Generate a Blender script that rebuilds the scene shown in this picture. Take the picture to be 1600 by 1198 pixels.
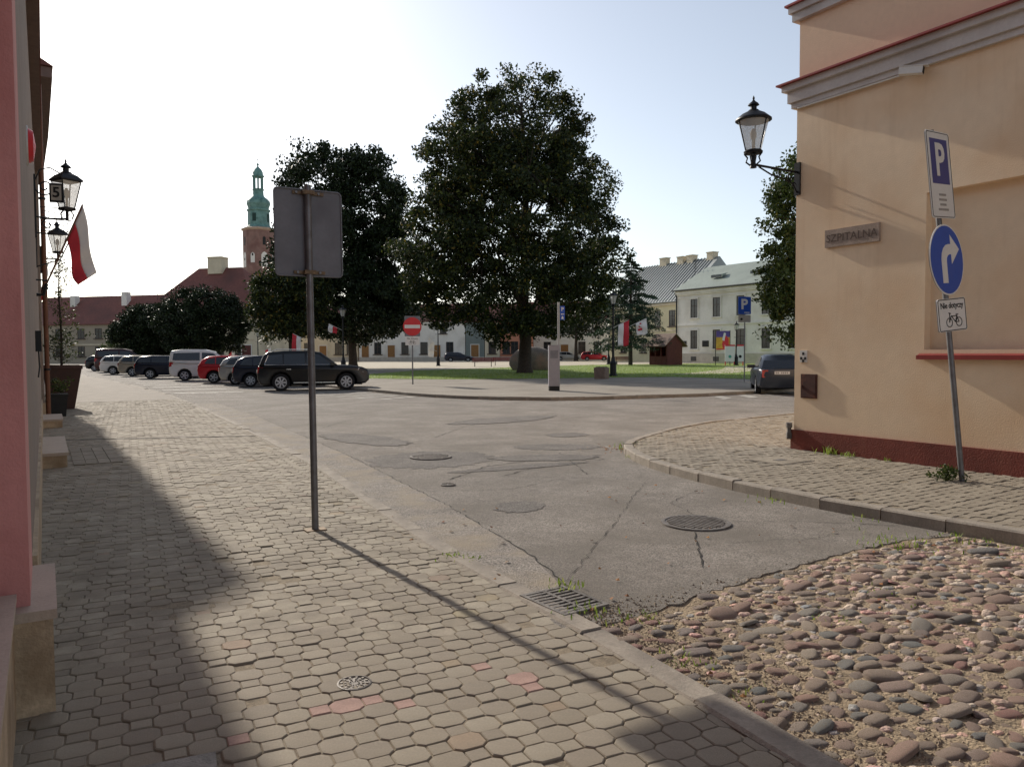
import bpy, bmesh, math, random
import numpy as np
from mathutils import Vector, Matrix

for o in list(bpy.data.objects): bpy.data.objects.remove(o)
SC = bpy.context.scene
COL = SC.collection
PI = math.pi

# ---------------------------------------------------------------- camera
F_PX, CAM_H = 1200.0, 1.6
YAW, PITCH, ROLL = math.atan2(730, F_PX), math.atan2(49.4, F_PX), 0.005
FW = Vector((math.sin(YAW)*math.cos(PITCH), math.cos(YAW)*math.cos(PITCH), -math.sin(PITCH)))
RT = Vector((math.cos(YAW), -math.sin(YAW), 0))
UP = RT.cross(FW)
CR = RT*math.cos(ROLL) - UP*math.sin(ROLL)
CU = RT*math.sin(ROLL) + UP*math.cos(ROLL)
cam = bpy.data.cameras.new('camera'); cam.sensor_width = 36; cam.lens = F_PX/1600*36
cam.clip_start = 0.05; cam.clip_end = 3000
camo = bpy.data.objects.new('camera', cam); COL.objects.link(camo)
m = Matrix((CR, CU, -FW)).transposed().to_4x4(); m.translation = (0, 0, CAM_H)
camo.matrix_world = m
SC.camera = camo

# ---------------------------------------------------------------- sky, sun, exposure
SUN_ELEV, SUN_AZ = math.radians(27.5), math.atan2(-0.052, 1)      # azimuth from +Y, clockwise
W = bpy.data.worlds.new('World'); SC.world = W; W.use_nodes = True
nt = W.node_tree; nt.nodes.clear()
sky = nt.nodes.new('ShaderNodeTexSky'); sky.sky_type = 'NISHITA'; sky.sun_disc = False
sky.sun_elevation = SUN_ELEV; sky.sun_rotation = SUN_AZ
sky.air_density = 1.0; sky.dust_density = 0.9; sky.ozone_density = 1.0; sky.altitude = 100
bg = nt.nodes.new('ShaderNodeBackground'); bg.inputs[1].default_value = 0.15
wo = nt.nodes.new('ShaderNodeOutputWorld')
hs = nt.nodes.new('ShaderNodeHueSaturation'); hs.inputs['Saturation'].default_value = 0.58
nt.links.new(sky.outputs[0], hs.inputs['Color']); nt.links.new(hs.outputs[0], bg.inputs[0]); nt.links.new(bg.outputs[0], wo.inputs[0])
sl = bpy.data.lights.new('sun', 'SUN'); sl.energy = 4.6; sl.angle = math.radians(0.8); sl.color = (1, 0.91, 0.79)
so = bpy.data.objects.new('sun', sl); COL.objects.link(so)
tosun = Vector((math.sin(SUN_AZ)*math.cos(SUN_ELEV), math.cos(SUN_AZ)*math.cos(SUN_ELEV), math.sin(SUN_ELEV)))
so.rotation_euler = (-tosun).to_track_quat('-Z', 'Y').to_euler(); so.location = (0, 30, 40)
vs = SC.view_settings; vs.view_transform = 'Standard'; vs.look = 'None'; vs.exposure = 0.05; vs.gamma = 1.0; vs.use_curve_mapping = False
SC.cycles.max_bounces = 6; SC.cycles.transparent_max_bounces = 12

# ---------------------------------------------------------------- helpers
def at(px, depth, z=0.0):
    """world point at a given distance along the lens axis"""
    a = (px-800)/F_PX*depth
    return Vector((FW.x*depth+RT.x*a, FW.y*depth+RT.y*a, z)) + Vector((0, 0, 0))

def lin(h):
    h = h.lstrip('#'); out = []
    for i in (0, 2, 4):
        c = int(h[i:i+2], 16)/255
        out.append(c/12.92 if c <= 0.04045 else ((c+0.055)/1.055)**2.4)
    return out

class MB:
    """collects shapes; build() links them as one mesh object"""
    def __init__(s): s.v = []; s.f = []; s.m = []
    def add(s, vs, fs, mi=0):
        n = len(s.v); s.v += [tuple(p) for p in vs]
        s.f += [tuple(i+n for i in f) for f in fs]; s.m += [mi]*len(fs); return s
    def box(s, x0, x1, y0, y1, z0, z1, mi=0):
        return s.add([(x0,y0,z0),(x1,y0,z0),(x1,y1,z0),(x0,y1,z0),(x0,y0,z1),(x1,y0,z1),(x1,y1,z1),(x0,y1,z1)],
                     [(0,3,2,1),(4,5,6,7),(0,1,5,4),(1,2,6,5),(2,3,7,6),(3,0,4,7)], mi)
    def prism(s, poly, z0, z1, mi=0):
        n = len(poly)
        return s.add([(p[0],p[1],z0) for p in poly]+[(p[0],p[1],z1) for p in poly],
                     [tuple(range(n-1,-1,-1)), tuple(range(n,2*n))]+[(i,(i+1)%n,n+(i+1)%n,n+i) for i in range(n)], mi)
    def slab(s, poly, y0, y1, mi=0):
        """polygon in x,z extruded along y"""
        n = len(poly)
        return s.add([(p[0],y0,p[1]) for p in poly]+[(p[0],y1,p[1]) for p in poly],
                     [tuple(range(n)), tuple(range(2*n-1,n-1,-1))]+[((i+1)%n,i,n+i,n+(i+1)%n) for i in range(n)], mi)
    def tube(s, pts, r, k=8, mi=0, cap=True):
        pts = [Vector(p) for p in pts]; rs = r if isinstance(r, (list, tuple)) else [r]*len(pts)
        vs = []; ref = None
        for i, p in enumerate(pts):
            d = (pts[min(i+1,len(pts)-1)]-pts[max(i-1,0)]).normalized()
            if ref is None: ref = Vector((0,0,1)) if abs(d.z) < .9 else Vector((1,0,0))
            u = (ref-d*ref.dot(d)).normalized(); ref = u; w = d.cross(u)
            vs += [p+(u*math.cos(2*PI*j/k)+w*math.sin(2*PI*j/k))*rs[i] for j in range(k)]
        fs = [(i*k+j, i*k+(j+1)%k, (i+1)*k+(j+1)%k, (i+1)*k+j) for i in range(len(pts)-1) for j in range(k)]
        if cap: fs += [tuple(range(k-1,-1,-1)), tuple((len(pts)-1)*k+j for j in range(k))]
        return s.add(vs, fs, mi)
    def lathe(s, prof, k=16, c=(0,0), mi=0, rot=0.0, axis='z', cap=True):
        """prof: list of (radius, height)"""
        vs = []
        for r, h in prof:
            for j in range(k):
                a = 2*PI*j/k+rot; x, y = r*math.cos(a), r*math.sin(a)
                vs.append((c[0]+x, c[1]+y, h) if axis == 'z' else (c[0]+x, h, c[1]+y))
        n = len(prof); fs = [(i*k+j, i*k+(j+1)%k, (i+1)*k+(j+1)%k, (i+1)*k+j) for i in range(n-1) for j in range(k)]
        if cap: fs += [tuple(range(k-1,-1,-1)), tuple((n-1)*k+j for j in range(k))]
        return s.add(vs, fs, mi)
    def mesh(s, name, smooth=False, angle=None):
        me = bpy.data.meshes.new(name); me.from_pydata(s.v, [], s.f)
        if any(s.m): me.polygons.foreach_set('material_index', s.m)
        if smooth:
            me.polygons.foreach_set('use_smooth', [True]*len(me.polygons))
            if angle: me.set_sharp_from_angle(angle=math.radians(angle))
        me.update(); return me
    def build(s, name, mat, parent=None, smooth=False, angle=35, loc=None, rot=None, fix=True):
        me = s.mesh(name, smooth, angle)
        if fix:
            bm = bmesh.new(); bm.from_mesh(me); bmesh.ops.recalc_face_normals(bm, faces=bm.faces); bm.to_mesh(me); bm.free()
        for q in (mat if isinstance(mat, (list, tuple)) else [mat]): me.materials.append(q)
        return link(name, me, parent, loc, rot)

def link(name, me, parent=None, loc=None, rot=None):
    o = bpy.data.objects.new(name, me); COL.objects.link(o)
    if parent is not None: o.parent = parent
    if loc is not None: o.location = loc
    if rot is not None: o.rotation_euler = rot
    return o

def tag(o, label=None, cat=None, group=None, kind=None):
    if label: o['label'] = label
    if cat: o['category'] = cat
    if group: o['group'] = group
    if kind: o['kind'] = kind
    return o

def thing(name, label, cat, loc=(0,0,0), rz=0.0, group=None, tilt=None):
    o = bpy.data.objects.new(name, None); COL.objects.link(o); o.empty_display_size = .2
    o.location = loc; o.rotation_euler = (tilt[0], tilt[1], rz) if tilt else (0, 0, rz)
    return tag(o, label, cat, group)

def text_mesh(txt, size, align='CENTER', bold=0.0):
    cu = bpy.data.curves.new('t', 'FONT'); cu.body = txt; cu.size = size; cu.align_x = align; cu.align_y = 'CENTER'
    cu.offset = bold; cu.extrude = 0.0015; cu.resolution_u = 3
    o = bpy.data.objects.new('t', cu); COL.objects.link(o)
    bpy.context.view_layer.update()
    me = bpy.data.meshes.new_from_object(o.evaluated_get(bpy.context.evaluated_depsgraph_get()))
    bpy.data.objects.remove(o); bpy.data.curves.remove(cu); return me

def lettering(name, txt, size, mat, parent, loc, rot, sx=1.0, bold=0.0, align='CENTER'):
    me = text_mesh(txt, size, align, bold); me.materials.clear(); me.materials.append(mat)
    o = link(name, me, parent, loc, rot); o.scale = (sx, 1, 1); return o

# ---------------------------------------------------------------- materials
MATS = {}
def mat(name, col, rough=.8, var=.12, scale=6.0, bump=0.0, bscale=60.0, metal=0.0, island=0.0, ramp=None, coord='Object', spec=None, stain=None, detail=6, speck=0.0, streak=None):
    """surface colour with two noise layers, optional per-piece variation (ramp over a random value) and fine relief"""
    if name in MATS: return MATS[name]
    M = bpy.data.materials.new(name); M.use_nodes = True; n = M.node_tree.nodes; L = M.node_tree.links
    b = n['Principled BSDF']; b.inputs['Roughness'].default_value = rough; b.inputs['Metallic'].default_value = metal
    if spec is not None: b.inputs['Specular IOR Level'].default_value = spec
    c = lin(col) if isinstance(col, str) else list(col)
    tc = n.new('ShaderNodeTexCoord')
    src = None
    if ramp:
        g = n.new('ShaderNodeNewGeometry'); oi = n.new('ShaderNodeObjectInfo')
        ad = n.new('ShaderNodeMath'); ad.operation = 'ADD'; fr = n.new('ShaderNodeMath'); fr.operation = 'FRACT'
        L.new(g.outputs['Random Per Island'], ad.inputs[0]); L.new(oi.outputs['Random'], ad.inputs[1]); L.new(ad.outputs[0], fr.inputs[0])
        cr = n.new('ShaderNodeValToRGB'); cr.color_ramp.interpolation = 'LINEAR'
        while len(cr.color_ramp.elements) < len(ramp): cr.color_ramp.elements.new(.5)
        for e, (p, hx) in zip(cr.color_ramp.elements, ramp): e.position = p; e.color = lin(hx)+[1]
        L.new(fr.outputs[0], cr.inputs[0]); src = cr.outputs[0]
    else:
        rgb = n.new('ShaderNodeRGB'); rgb.outputs[0].default_value = c+[1]; src = rgb.outputs[0]
    if var:
        for k, (sc, am) in enumerate(((scale, var), (scale*9, var*.7))):
            no = n.new('ShaderNodeTexNoise'); no.inputs['Scale'].default_value = sc; no.inputs['Detail'].default_value = detail
            L.new(tc.outputs[coord], no.inputs['Vector'])
            mr = n.new('ShaderNodeMapRange'); mr.inputs[1].default_value = .3; mr.inputs[2].default_value = .7
            mr.inputs[3].default_value = 1-am*1.3; mr.inputs[4].default_value = 1+am*1.3
            L.new(no.outputs['Fac'], mr.inputs[0])
            mx = n.new('ShaderNodeVectorMath'); mx.operation = 'SCALE'
            L.new(src, mx.inputs[0]); L.new(mr.outputs[0], mx.inputs['Scale']); src = mx.outputs[0]
    if speck:
        vo = n.new('ShaderNodeTexVoronoi'); vo.inputs['Scale'].default_value = 105
        L.new(tc.outputs[coord], vo.inputs['Vector'])
        sp = n.new('ShaderNodeSeparateColor'); L.new(vo.outputs['Color'], sp.inputs[0])
        mr = n.new('ShaderNodeMapRange'); mr.inputs[3].default_value = 1-speck; mr.inputs[4].default_value = 1+speck; L.new(sp.outputs[0], mr.inputs[0])
        mx = n.new('ShaderNodeVectorMath'); mx.operation = 'SCALE'; L.new(src, mx.inputs[0]); L.new(mr.outputs[0], mx.inputs['Scale']); src = mx.outputs[0]
    if stain:
        sc, hx, lo, hi = stain
        no = n.new('ShaderNodeTexNoise'); no.inputs['Scale'].default_value = sc; no.inputs['Detail'].default_value = 5
        L.new(tc.outputs[coord], no.inputs['Vector'])
        mr = n.new('ShaderNodeMapRange'); mr.inputs[1].default_value = lo; mr.inputs[2].default_value = hi
        L.new(no.outputs['Fac'], mr.inputs[0])
        mi = n.new('ShaderNodeMix'); mi.data_type = 'RGBA'
        L.new(mr.outputs[0], mi.inputs[0]); L.new(src, mi.inputs[6]); mi.inputs[7].default_value = lin(hx)+[1]; src = mi.outputs[2]
    if streak:
        hx, lo, hi = streak; mp = n.new('ShaderNodeMapping'); mp.inputs['Scale'].default_value = (2.6,2.6,.28)
        no = n.new('ShaderNodeTexNoise'); no.inputs['Scale'].default_value = 1.6; no.inputs['Detail'].default_value = 7; no.inputs['Roughness'].default_value = .65
        L.new(tc.outputs[coord], mp.inputs['Vector']); L.new(mp.outputs[0], no.inputs['Vector'])
        mr = n.new('ShaderNodeMapRange'); mr.inputs[1].default_value = lo; mr.inputs[2].default_value = hi; mr.inputs[4].default_value = .35
        L.new(no.outputs['Fac'], mr.inputs[0]); mi = n.new('ShaderNodeMix'); mi.data_type = 'RGBA'
        L.new(mr.outputs[0], mi.inputs[0]); L.new(src, mi.inputs[6]); mi.inputs[7].default_value = lin(hx)+[1]; src = mi.outputs[2]
    L.new(src, b.inputs['Base Color'])
    if bump:
        no = n.new('ShaderNodeTexNoise'); no.inputs['Scale'].default_value = bscale; no.inputs['Detail'].default_value = 5
        L.new(tc.outputs[coord], no.inputs['Vector'])
        bp = n.new('ShaderNodeBump'); bp.inputs['Strength'].default_value = bump; bp.inputs['Distance'].default_value = .02
        L.new(no.outputs['Fac'], bp.inputs['Height']); L.new(bp.outputs[0], b.inputs['Normal'])
    MATS[name] = M; return M

def leaf_mat(name, ramp, trans=.25):
    M = mat(name, '#304020', .55, 0, ramp=ramp, spec=.3)
    n = M.node_tree.nodes; L = M.node_tree.links; b = n['Principled BSDF']; out = n['Material Output']
    tr = n.new('ShaderNodeBsdfTranslucent'); mx = n.new('ShaderNodeMixShader'); mx.inputs[0].default_value = trans
    L.new(b.inputs['Base Color'].links[0].from_socket, tr.inputs[0])
    L.new(b.outputs[0], mx.inputs[1]); L.new(tr.outputs[0], mx.inputs[2]); L.new(mx.outputs[0], out.inputs[0]); return M

def glass_mat(name, col, clear=.6, rough=.05):
    M = bpy.data.materials.new(name); M.use_nodes = True; n = M.node_tree.nodes; L = M.node_tree.links
    b = n['Principled BSDF']; b.inputs['Base Color'].default_value = lin(col)+[1]; b.inputs['Roughness'].default_value = rough
    no = n.new('ShaderNodeTexNoise'); no.inputs['Scale'].default_value = 5
    tr = n.new('ShaderNodeBsdfTransparent'); mx = n.new('ShaderNodeMixShader')
    mr = n.new('ShaderNodeMapRange'); mr.inputs[3].default_value = clear-.06; mr.inputs[4].default_value = clear+.06
    L.new(no.outputs['Fac'], mr.inputs[0]); L.new(mr.outputs[0], mx.inputs[0])
    L.new(b.outputs[0], mx.inputs[1]); L.new(tr.outputs[0], mx.inputs[2]); L.new(mx.outputs[0], n['Material Output'].inputs[0])
    MATS[name] = M; return M

PAVE = mat('paver_concrete', '#8a8074', .85, .10, 9, .35, 220, ramp=[(0,'#998f7f'),(.25,'#908675'),(.5,'#9e9584'),(.75,'#8b8172'),(.98,'#968c7c'),(.988,'#978271'),(.995,'#9b8f72'),(1,'#948a7a')], stain=(2.2,'#756b5c',.45,.78))
PAVE2 = mat('paver_red_concrete', '#a3857a', .85, .12, 9, .35, 220)
PAVE3 = mat('paver_interlock', '#867c70', .85, .12, 9, .35, 200, ramp=[(0,'#918777'),(.4,'#867c6d'),(.7,'#978d7d'),(1,'#8b8171')], stain=(2.0,'#736a5c',.48,.80))
BED = mat('joint_sand', '#877b68', .95, .25, 14, .5, 150)
ASPH = mat('asphalt', '#89827a', .9, .13, .8, 1.0, 110, stain=(1.1,'#756e65',.42,.74), speck=.48)
ASPH_D = mat('asphalt_patch', '#736e69', .9, .14, 2.0, 1.0, 120, speck=.48)
ASPH_L = mat('asphalt_apron', '#8f8880', .92, .12, 1.2, 1.0, 90, stain=(2.2,'#9d917f',.45,.72), speck=.50)
CRACK = mat('crack_tar', '#25221f', .95, .2, 20)
KERB = mat('kerb_concrete', '#958c80', .88, .16, 5, .4, 120, stain=(2.5,'#57504a',.5,.78))
SAND = mat('sandy_bed', '#98876f', .95, .22, 7, 1.0, 60, stain=(2.2,'#84745f',.45,.7), speck=.2)
COB = mat('field_stone', '#8a7264', .85, .22, 18, .9, 45, stain=(11,'#a08f7a',.50,.70), ramp=[(0,'#b5a08f'),(.12,'#a39388'),(.26,'#bf9888'),(.38,'#b1a699'),(.48,'#b0817a'),(.56,'#b7a494'),(.66,'#949490'),(.74,'#b69286'),(.84,'#bbac9a'),(.92,'#868c8d'),(1,'#ad9186')])
PLAZA = mat('plaza_paving', '#8d8579', .9, .10, 1.2, .4, 60, stain=(.6,'#786f64',.45,.7))
PALE = mat('plaza_pale', '#b3a994', .9, .06, .8, .2, 40)
WHITE_P = mat('road_paint', '#a9a59c', .8, .2, 3, stain=(2.5,'#706a63',.44,.62))
IRON = mat('cast_iron', '#76706a', .6, .2, 25, .3, 90, metal=.25, stain=(8,'#544d47',.45,.7))
BLACK = mat('black_iron', '#15161a', .5, .1, 20, metal=.3)
GALV = mat('galvanised_steel', '#77777a', .5, .10, 14, metal=.6, stain=(9,'#5d5b59',.5,.8))
SIGNBACK = mat('sign_back_grey', '#74757b', .6, .06, 4, metal=.1, stain=(3,'#64646a',.45,.75))
RUST = mat('rusty_clamp', '#7d6a54', .7, .2, 40, metal=.4)
LEAFD = leaf_mat('leaf_dark', [(0,'#1d2716'),(.4,'#28331a'),(.78,'#37431e'),(.94,'#515622'),(1,'#7a682c')], .26)
LEAFM = leaf_mat('leaf_mid', [(0,'#32421f'),(.5,'#415125'),(.9,'#54622b'),(1,'#6b662c')], .2)
LEAFX = leaf_mat('leaf_deep', [(0,'#1a2415'),(.5,'#232f19'),(1,'#2f3c1e')], .10)
NEEDLE = leaf_mat('needles', [(0,'#26372a'),(.5,'#314534'),(1,'#41553d')], .12)
BARK = mat('bark', '#3b322b', .95, .3, 8, 1.0, 30)
GRASS = leaf_mat('grass', [(0,'#66802f'),(.5,'#7f963f'),(1,'#9ca552')], .45)
TURF = mat('turf', '#71863a', .95, .25, .5, 1.0, 14, stain=(1.5,'#74733f',.5,.8))
W_PINK = mat('pink_plaster', '#cd9590', .9, .05, 2, .25, 90, stain=(1.2,'#b57571',.5,.8), streak=('#9f6864',.52,.76))
W_TAN = mat('tan_plaster', '#e9d0b0', .92, .03, .9, .2, 60, stain=(.8,'#dbb58c',.44,.80), streak=('#c3a27f',.56,.80))
W_TANUP = mat('upper_pink_plaster', '#e0c0a2', .92, .03, 1.5, .25, 70)
W_GREY = mat('greybeige_plaster', '#8f8176', .92, .08, 1.5, .3, 60)
PLINTH = mat('plinth_stone', '#b5a085', .85, .15, 4, .4, 60, stain=(3,'#8a7358',.5,.8))
LEDGE = mat('pale_ledge', '#b3a394', .8, .06, 5, .2, 80)
REDPL = mat('brown_red_plinth', '#77392d', .8, .10, 3, .3, 50, stain=(2,'#5d281f',.45,.75), streak=('#94644f',.55,.75))
REDTIN = mat('red_tin', '#8f3a36', .5, .08, 6, metal=.2)
CORN = mat('grey_cornice', '#c4bcb5', .9, .06, 3, .2, 60, stain=(1.5,'#a59c95',.5,.75))
WOODR = mat('red_brown_wood', '#5b2a22', .7, .2, 5, .3, 60)
GLASSD = mat('dark_window_glass', '#23282e', .12, .2, .7, spec=.6)
CARGLASS = mat('car_glass', '#14181d', .06, .1, .5, spec=.7)
LGLASS = glass_mat('lantern_glass', '#d9d8cf', .45, .2)
FRAME_W = mat('white_frame', '#d8d4cc', .7, .04, 5)
FRAME_D = mat('dark_frame', '#463a33', .7, .1, 5)
TILE = mat('red_roof_tiles', '#76483f', .85, .14, 3.0, .5, 14, stain=(.3,'#5f3d37',.45,.75))
TIN = mat('grey_tin_roof', '#8e9393', .5, .08, .6, metal=.4)
TIN_G = mat('greenish_tin_roof', '#8b948a', .55, .08, .5, metal=.3)
COPPER = mat('copper_patina', '#668a84', .7, .20, .8, stain=(1.2,'#38605a',.5,.75))  # patina green, dulled: distance haze is put into the colour
BRICK_F = mat('church_brick', '#86685f', .9, .14, 1.2, .3, 8, stain=(.5,'#785750',.45,.7))  # tower brick, colour dulled to stand in for haze in the air
CREAM = mat('cream_plaster', '#cfc3aa', .92, .05, .6, stain=(.4,'#b3a68d',.5,.75))
WHITEW = mat('white_plaster', '#e0dcd4', .92, .04, .5, stain=(.35,'#bdb6aa',.5,.8))
YELLOW = mat('yellow_plaster', '#d3caa8', .92, .05, .5)
ORANGE = mat('orange_plaster', '#bb8068', .92, .05, .5)
GREYW = mat('grey_green_plaster', '#747d7a', .92, .06, .5)
STONE = mat('grey_boulder', '#7d7268', .9, .25, 1.2, 1.0, 6, stain=(1,'#9b7d6c',.5,.7))
RED = mat('flag_red', '#c2313c', .75, .04, 4)
WHITE = mat('flag_white', '#e2dfdc', .75, .03, 4)
SIGNRED = mat('sign_red', '#c8202a', .45, .03, 5)
SIGNWHITE = mat('sign_white', '#dcdad6', .5, .03, 5)
SIGNBLUE = mat('sign_blue', '#1f4fae', .45, .03, 5)
SIGNBLUE2 = mat('sign_blue_faded', '#3a3f80', .5, .04, 5)
INK = mat('black_ink', '#151515', .7, .05, 5)
FADED = mat('faded_print', '#9a958f', .7, .1, 30)
TYRE = mat('tyre_rubber', '#17171a', .9, .1, 10)
RIM = mat('alloy_rim', '#bfc1c4', .45, .05, 10, metal=.1)
CHROME = mat('chrome_trim', '#c9ccd0', .2, .03, 5, metal=.9)
UNDER = mat('car_underside', '#0d0d0e', .9, .1, 5)
LAMPR = mat('tail_lamp_red', '#9d1c1f', .25, .05, 5)
LAMPW = mat('head_lamp_clear', '#cfd4da', .15, .05, 5, metal=.3)
PLANTER = mat('planter_brown', '#3f2a26', .7, .1, 5)
PLANTER2 = mat('planter_black', '#1e2022', .7, .1, 5)
def paint(name, col, metal=.2): return mat('car_paint_'+name, col, .3, .02, 2, metal=metal, spec=.6)
# ================================================================ THE SETTING
rnd = random.Random(7)
from mathutils import noise as mnoise
def sheet(name, poly, z, mat_, kind='structure', parent=None, thick=0.0):
    b = MB()
    if thick: b.prism(poly, z-thick, z)
    else: b.add([(p[0],p[1],z) for p in poly], [tuple(range(len(poly)))])
    o = b.build(name, mat_, parent)
    if kind and parent is None: tag(o, kind=kind)
    return o
def lerp_x(line, y):
    for (x0,y0),(x1,y1) in zip(line, line[1:]):
        if y0 <= y <= y1: return x0+(x1-x0)*(y-y0)/(y1-y0)
    return line[0][0] if y < line[0][1] else line[-1][0]
def project(p):
    v = Vector(p)-Vector((0,0,CAM_H)); d = v.dot(FW)
    if d < .2: return None
    return 800+v.dot(CR)/d*F_PX, 599-v.dot(CU)/d*F_PX, d
def in_view(p, m=30):
    q = project(p)
    return q is not None and -m < q[0] < 1600+m and -m < q[1] < 1198+m
def clip(poly, a, b):
    """keep the part of a convex polygon left of the directed line a-b"""
    out = []
    s = lambda p: (b[0]-a[0])*(p[1]-a[1])-(b[1]-a[1])*(p[0]-a[0])
    for i, p in enumerate(poly):
        q = poly[(i+1)%len(poly)]; sp, sq = s(p), s(q)
        if sp >= 0: out.append(p)
        if sp*sq < 0: t = sp/(sp-sq); out.append((p[0]+(q[0]-p[0])*t, p[1]+(q[1]-p[1])*t))
    return out
def inside(pt, poly):
    x, y = pt[0], pt[1]; r = False
    for i in range(len(poly)):
        (x0,y0),(x1,y1) = poly[i][:2], poly[i-1][:2]
        if (y0 > y) != (y1 > y) and x < (x1-x0)*(y-y0)/(y1-y0)+x0: r = not r
    return r

KL = [(2.34,-3),(2.42,1.9),(2.53,2.95),(2.59,4.2),(2.64,5.4),(2.80,7.0),(3.16,10.24),(3.48,15.3),(3.91,25.7),(4.0,34),(3.5,48),(2.6,62),(1.5,82)]
KR = [(6.98,-3),(6.88,1),(6.79,3.14),(6.69,3.93),(6.64,4.97),(6.68,6),(6.85,7.2),(7.1,8.15),(7.45,8.93),(7.78,9.42),(8.15,9.85),(8.97,10.39),(10.3,11.1),(12,11.75),(15,12.1),(45,12.5)]
KP = [(10.3,60),(10.9,42),(11.32,29.8),(11.5,26.2),(11.75,24.6),(12.2,23.3),(13.0,21.8),(14.1,20.75),(15.6,20.2),(17.3,19.95),(19.6,19.5),(24.5,19.75),(60,21)]

tag(sheet('ground', [(-900,-300),(900,-300),(900,1500),(-900,1500)], -.06, mat('far_ground','#8d8474',.95,.1,.05)), kind='structure')
# asphalt with a ragged broken edge against the cobbles
edge = [(2.5,3.60),(2.76,3.53),(3.34,3.57),(4.41,3.72),(5.3,3.77),(6.06,3.78),(6.75,3.60)]
rag = []
for (x0,y0),(x1,y1) in zip(edge, edge[1:]):
    n = max(2, int((x1-x0)/.06))
    for k in range(n): t = k/n; rag.append((x0+(x1-x0)*t, y0+(y1-y0)*t+rnd.uniform(-.028,.028)))
road_poly = rag+[(7.2,3.6),(7.3,8),(9,9.7),(12,11),(70,12),(70,90),(20,110),(1.2,110)]+[(x+.08,y) for x,y in reversed(KL) if y > 3.6]
road = sheet('road', road_poly, 0, ASPH, thick=.05)
seam = [(2.97,4.22),(3.21,5.0),(3.56,7.14),(4.01,11.63),(4.56,20.0),(4.7,26)]
sheet('road_apron', [(x,y) for x,y in seam]+[(lerp_x(KL,y)+.1,y) for y in (26,20,15,11,9,7,6,5,4.25)], .004, ASPH_L)
def blob(cx, cy, rx, ry, seed, n=22, jit=.18, rot=0):
    r = random.Random(seed); out = []
    for k in range(n):
        a = 2*PI*k/n; f = 1+r.uniform(-jit,jit); x, y = rx*f*math.cos(a), ry*f*math.sin(a)
        out.append((cx+x*math.cos(rot)-y*math.sin(rot), cy+x*math.sin(rot)+y*math.cos(rot)))
    return out
for k, (cx,cy,rx,ry,rot) in enumerate([(4.9,10.4,.95,.85,.3),(7.3,10.6,.75,.4,-.6),(4.15,6.7,.30,.24,.4),(5.6,9.0,1.0,.16,-.1),(8.55,12.0,.42,.35,0),(6.4,9.6,.8,.35,-.5),(5.0,13.5,.5,1.3,.2),(9.2,15.5,1.6,.6,.2)]):
    tag(sheet('asphalt_patch', blob(cx,cy,rx,ry,k,60,.12,rot), .0035+.0006*k, ASPH_D), kind='structure')
def crack(pts, w, seed, name='road_crack', z=.006):
    r = random.Random(seed); P = []
    for (x0,y0),(x1,y1) in zip(pts, pts[1:]):
        n = max(2, int(math.hypot(x1-x0,y1-y0)/.07))
        for k in range(n): t = k/n; P.append((x0+(x1-x0)*t+r.uniform(-.018,.018), y0+(y1-y0)*t+r.uniform(-.018,.018)))
    P.append(pts[-1]); b = MB(); vs = []
    for i, p in enumerate(P):
        q, o = P[min(i+1,len(P)-1)], P[max(i-1,0)]; d = Vector((q[0]-o[0],q[1]-o[1])).normalized(); ww = w*r.uniform(.1,.75)
        vs += [(p[0]-d.y*ww,p[1]+d.x*ww,z),(p[0]+d.y*ww,p[1]-d.x*ww,z)]
    b.add(vs, [(2*i,2*i+1,2*i+3,2*i+2) for i in range(len(P)-1)])
    return tag(b.build(name, CRACK), kind='structure')
crack([(3.02,4.3),(3.5,4.7),(4.0,5.15),(4.55,5.6)], .006, 1); crack([(4.1,4.05),(4.5,4.5),(4.95,5.0)], .010, 2)
crack([(5.5,5.0),(6.0,4.7),(6.6,4.1)], .007, 3); crack([(3.05,4.35),(3.22,5.0),(3.56,7.14),(4.01,11.63),(4.5,19)], .009, 4)
crack([(4.9,8.4),(5.6,8.8),(6.4,8.9),(7.2,9.0)], .014, 5); crack([(4.55,5.6),(5.4,6.4),(6.2,7.1)], .005, 6)
crack([(4.4,11.9),(5.2,12.0),(6.1,11.6),(6.9,11.3)], .010, 7); crack([(5.4,5.45),(5.6,6.0),(6.4,6.4)], .006, 8)
crack([(4.2,4.9),(4.6,4.55),(5.6,4.2),(6.4,4.3)], .004, 9); crack([(6.2,13),(7.6,14.5),(9.8,14.0)], .012, 10)
crack([(4.95,5.0),(5.15,4.85)],.004,20); crack([(4.3,8.6),(5.3,9.35),(6.6,9.5),(7.6,9.3)],.02,21); crack([(7.0,12.5),(8.2,11.3),(8.9,10.8)],.008,22); crack([(3.7,8),(4.6,7.6),(5.5,7.9),(6.5,7.4)],.006,23); crack([(6.0,8.0),(6.3,8.6),(6.9,9.9)], .012, 11); crack([(5.0,16),(6.5,18),(9.0,17.5)], .012, 12)

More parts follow.
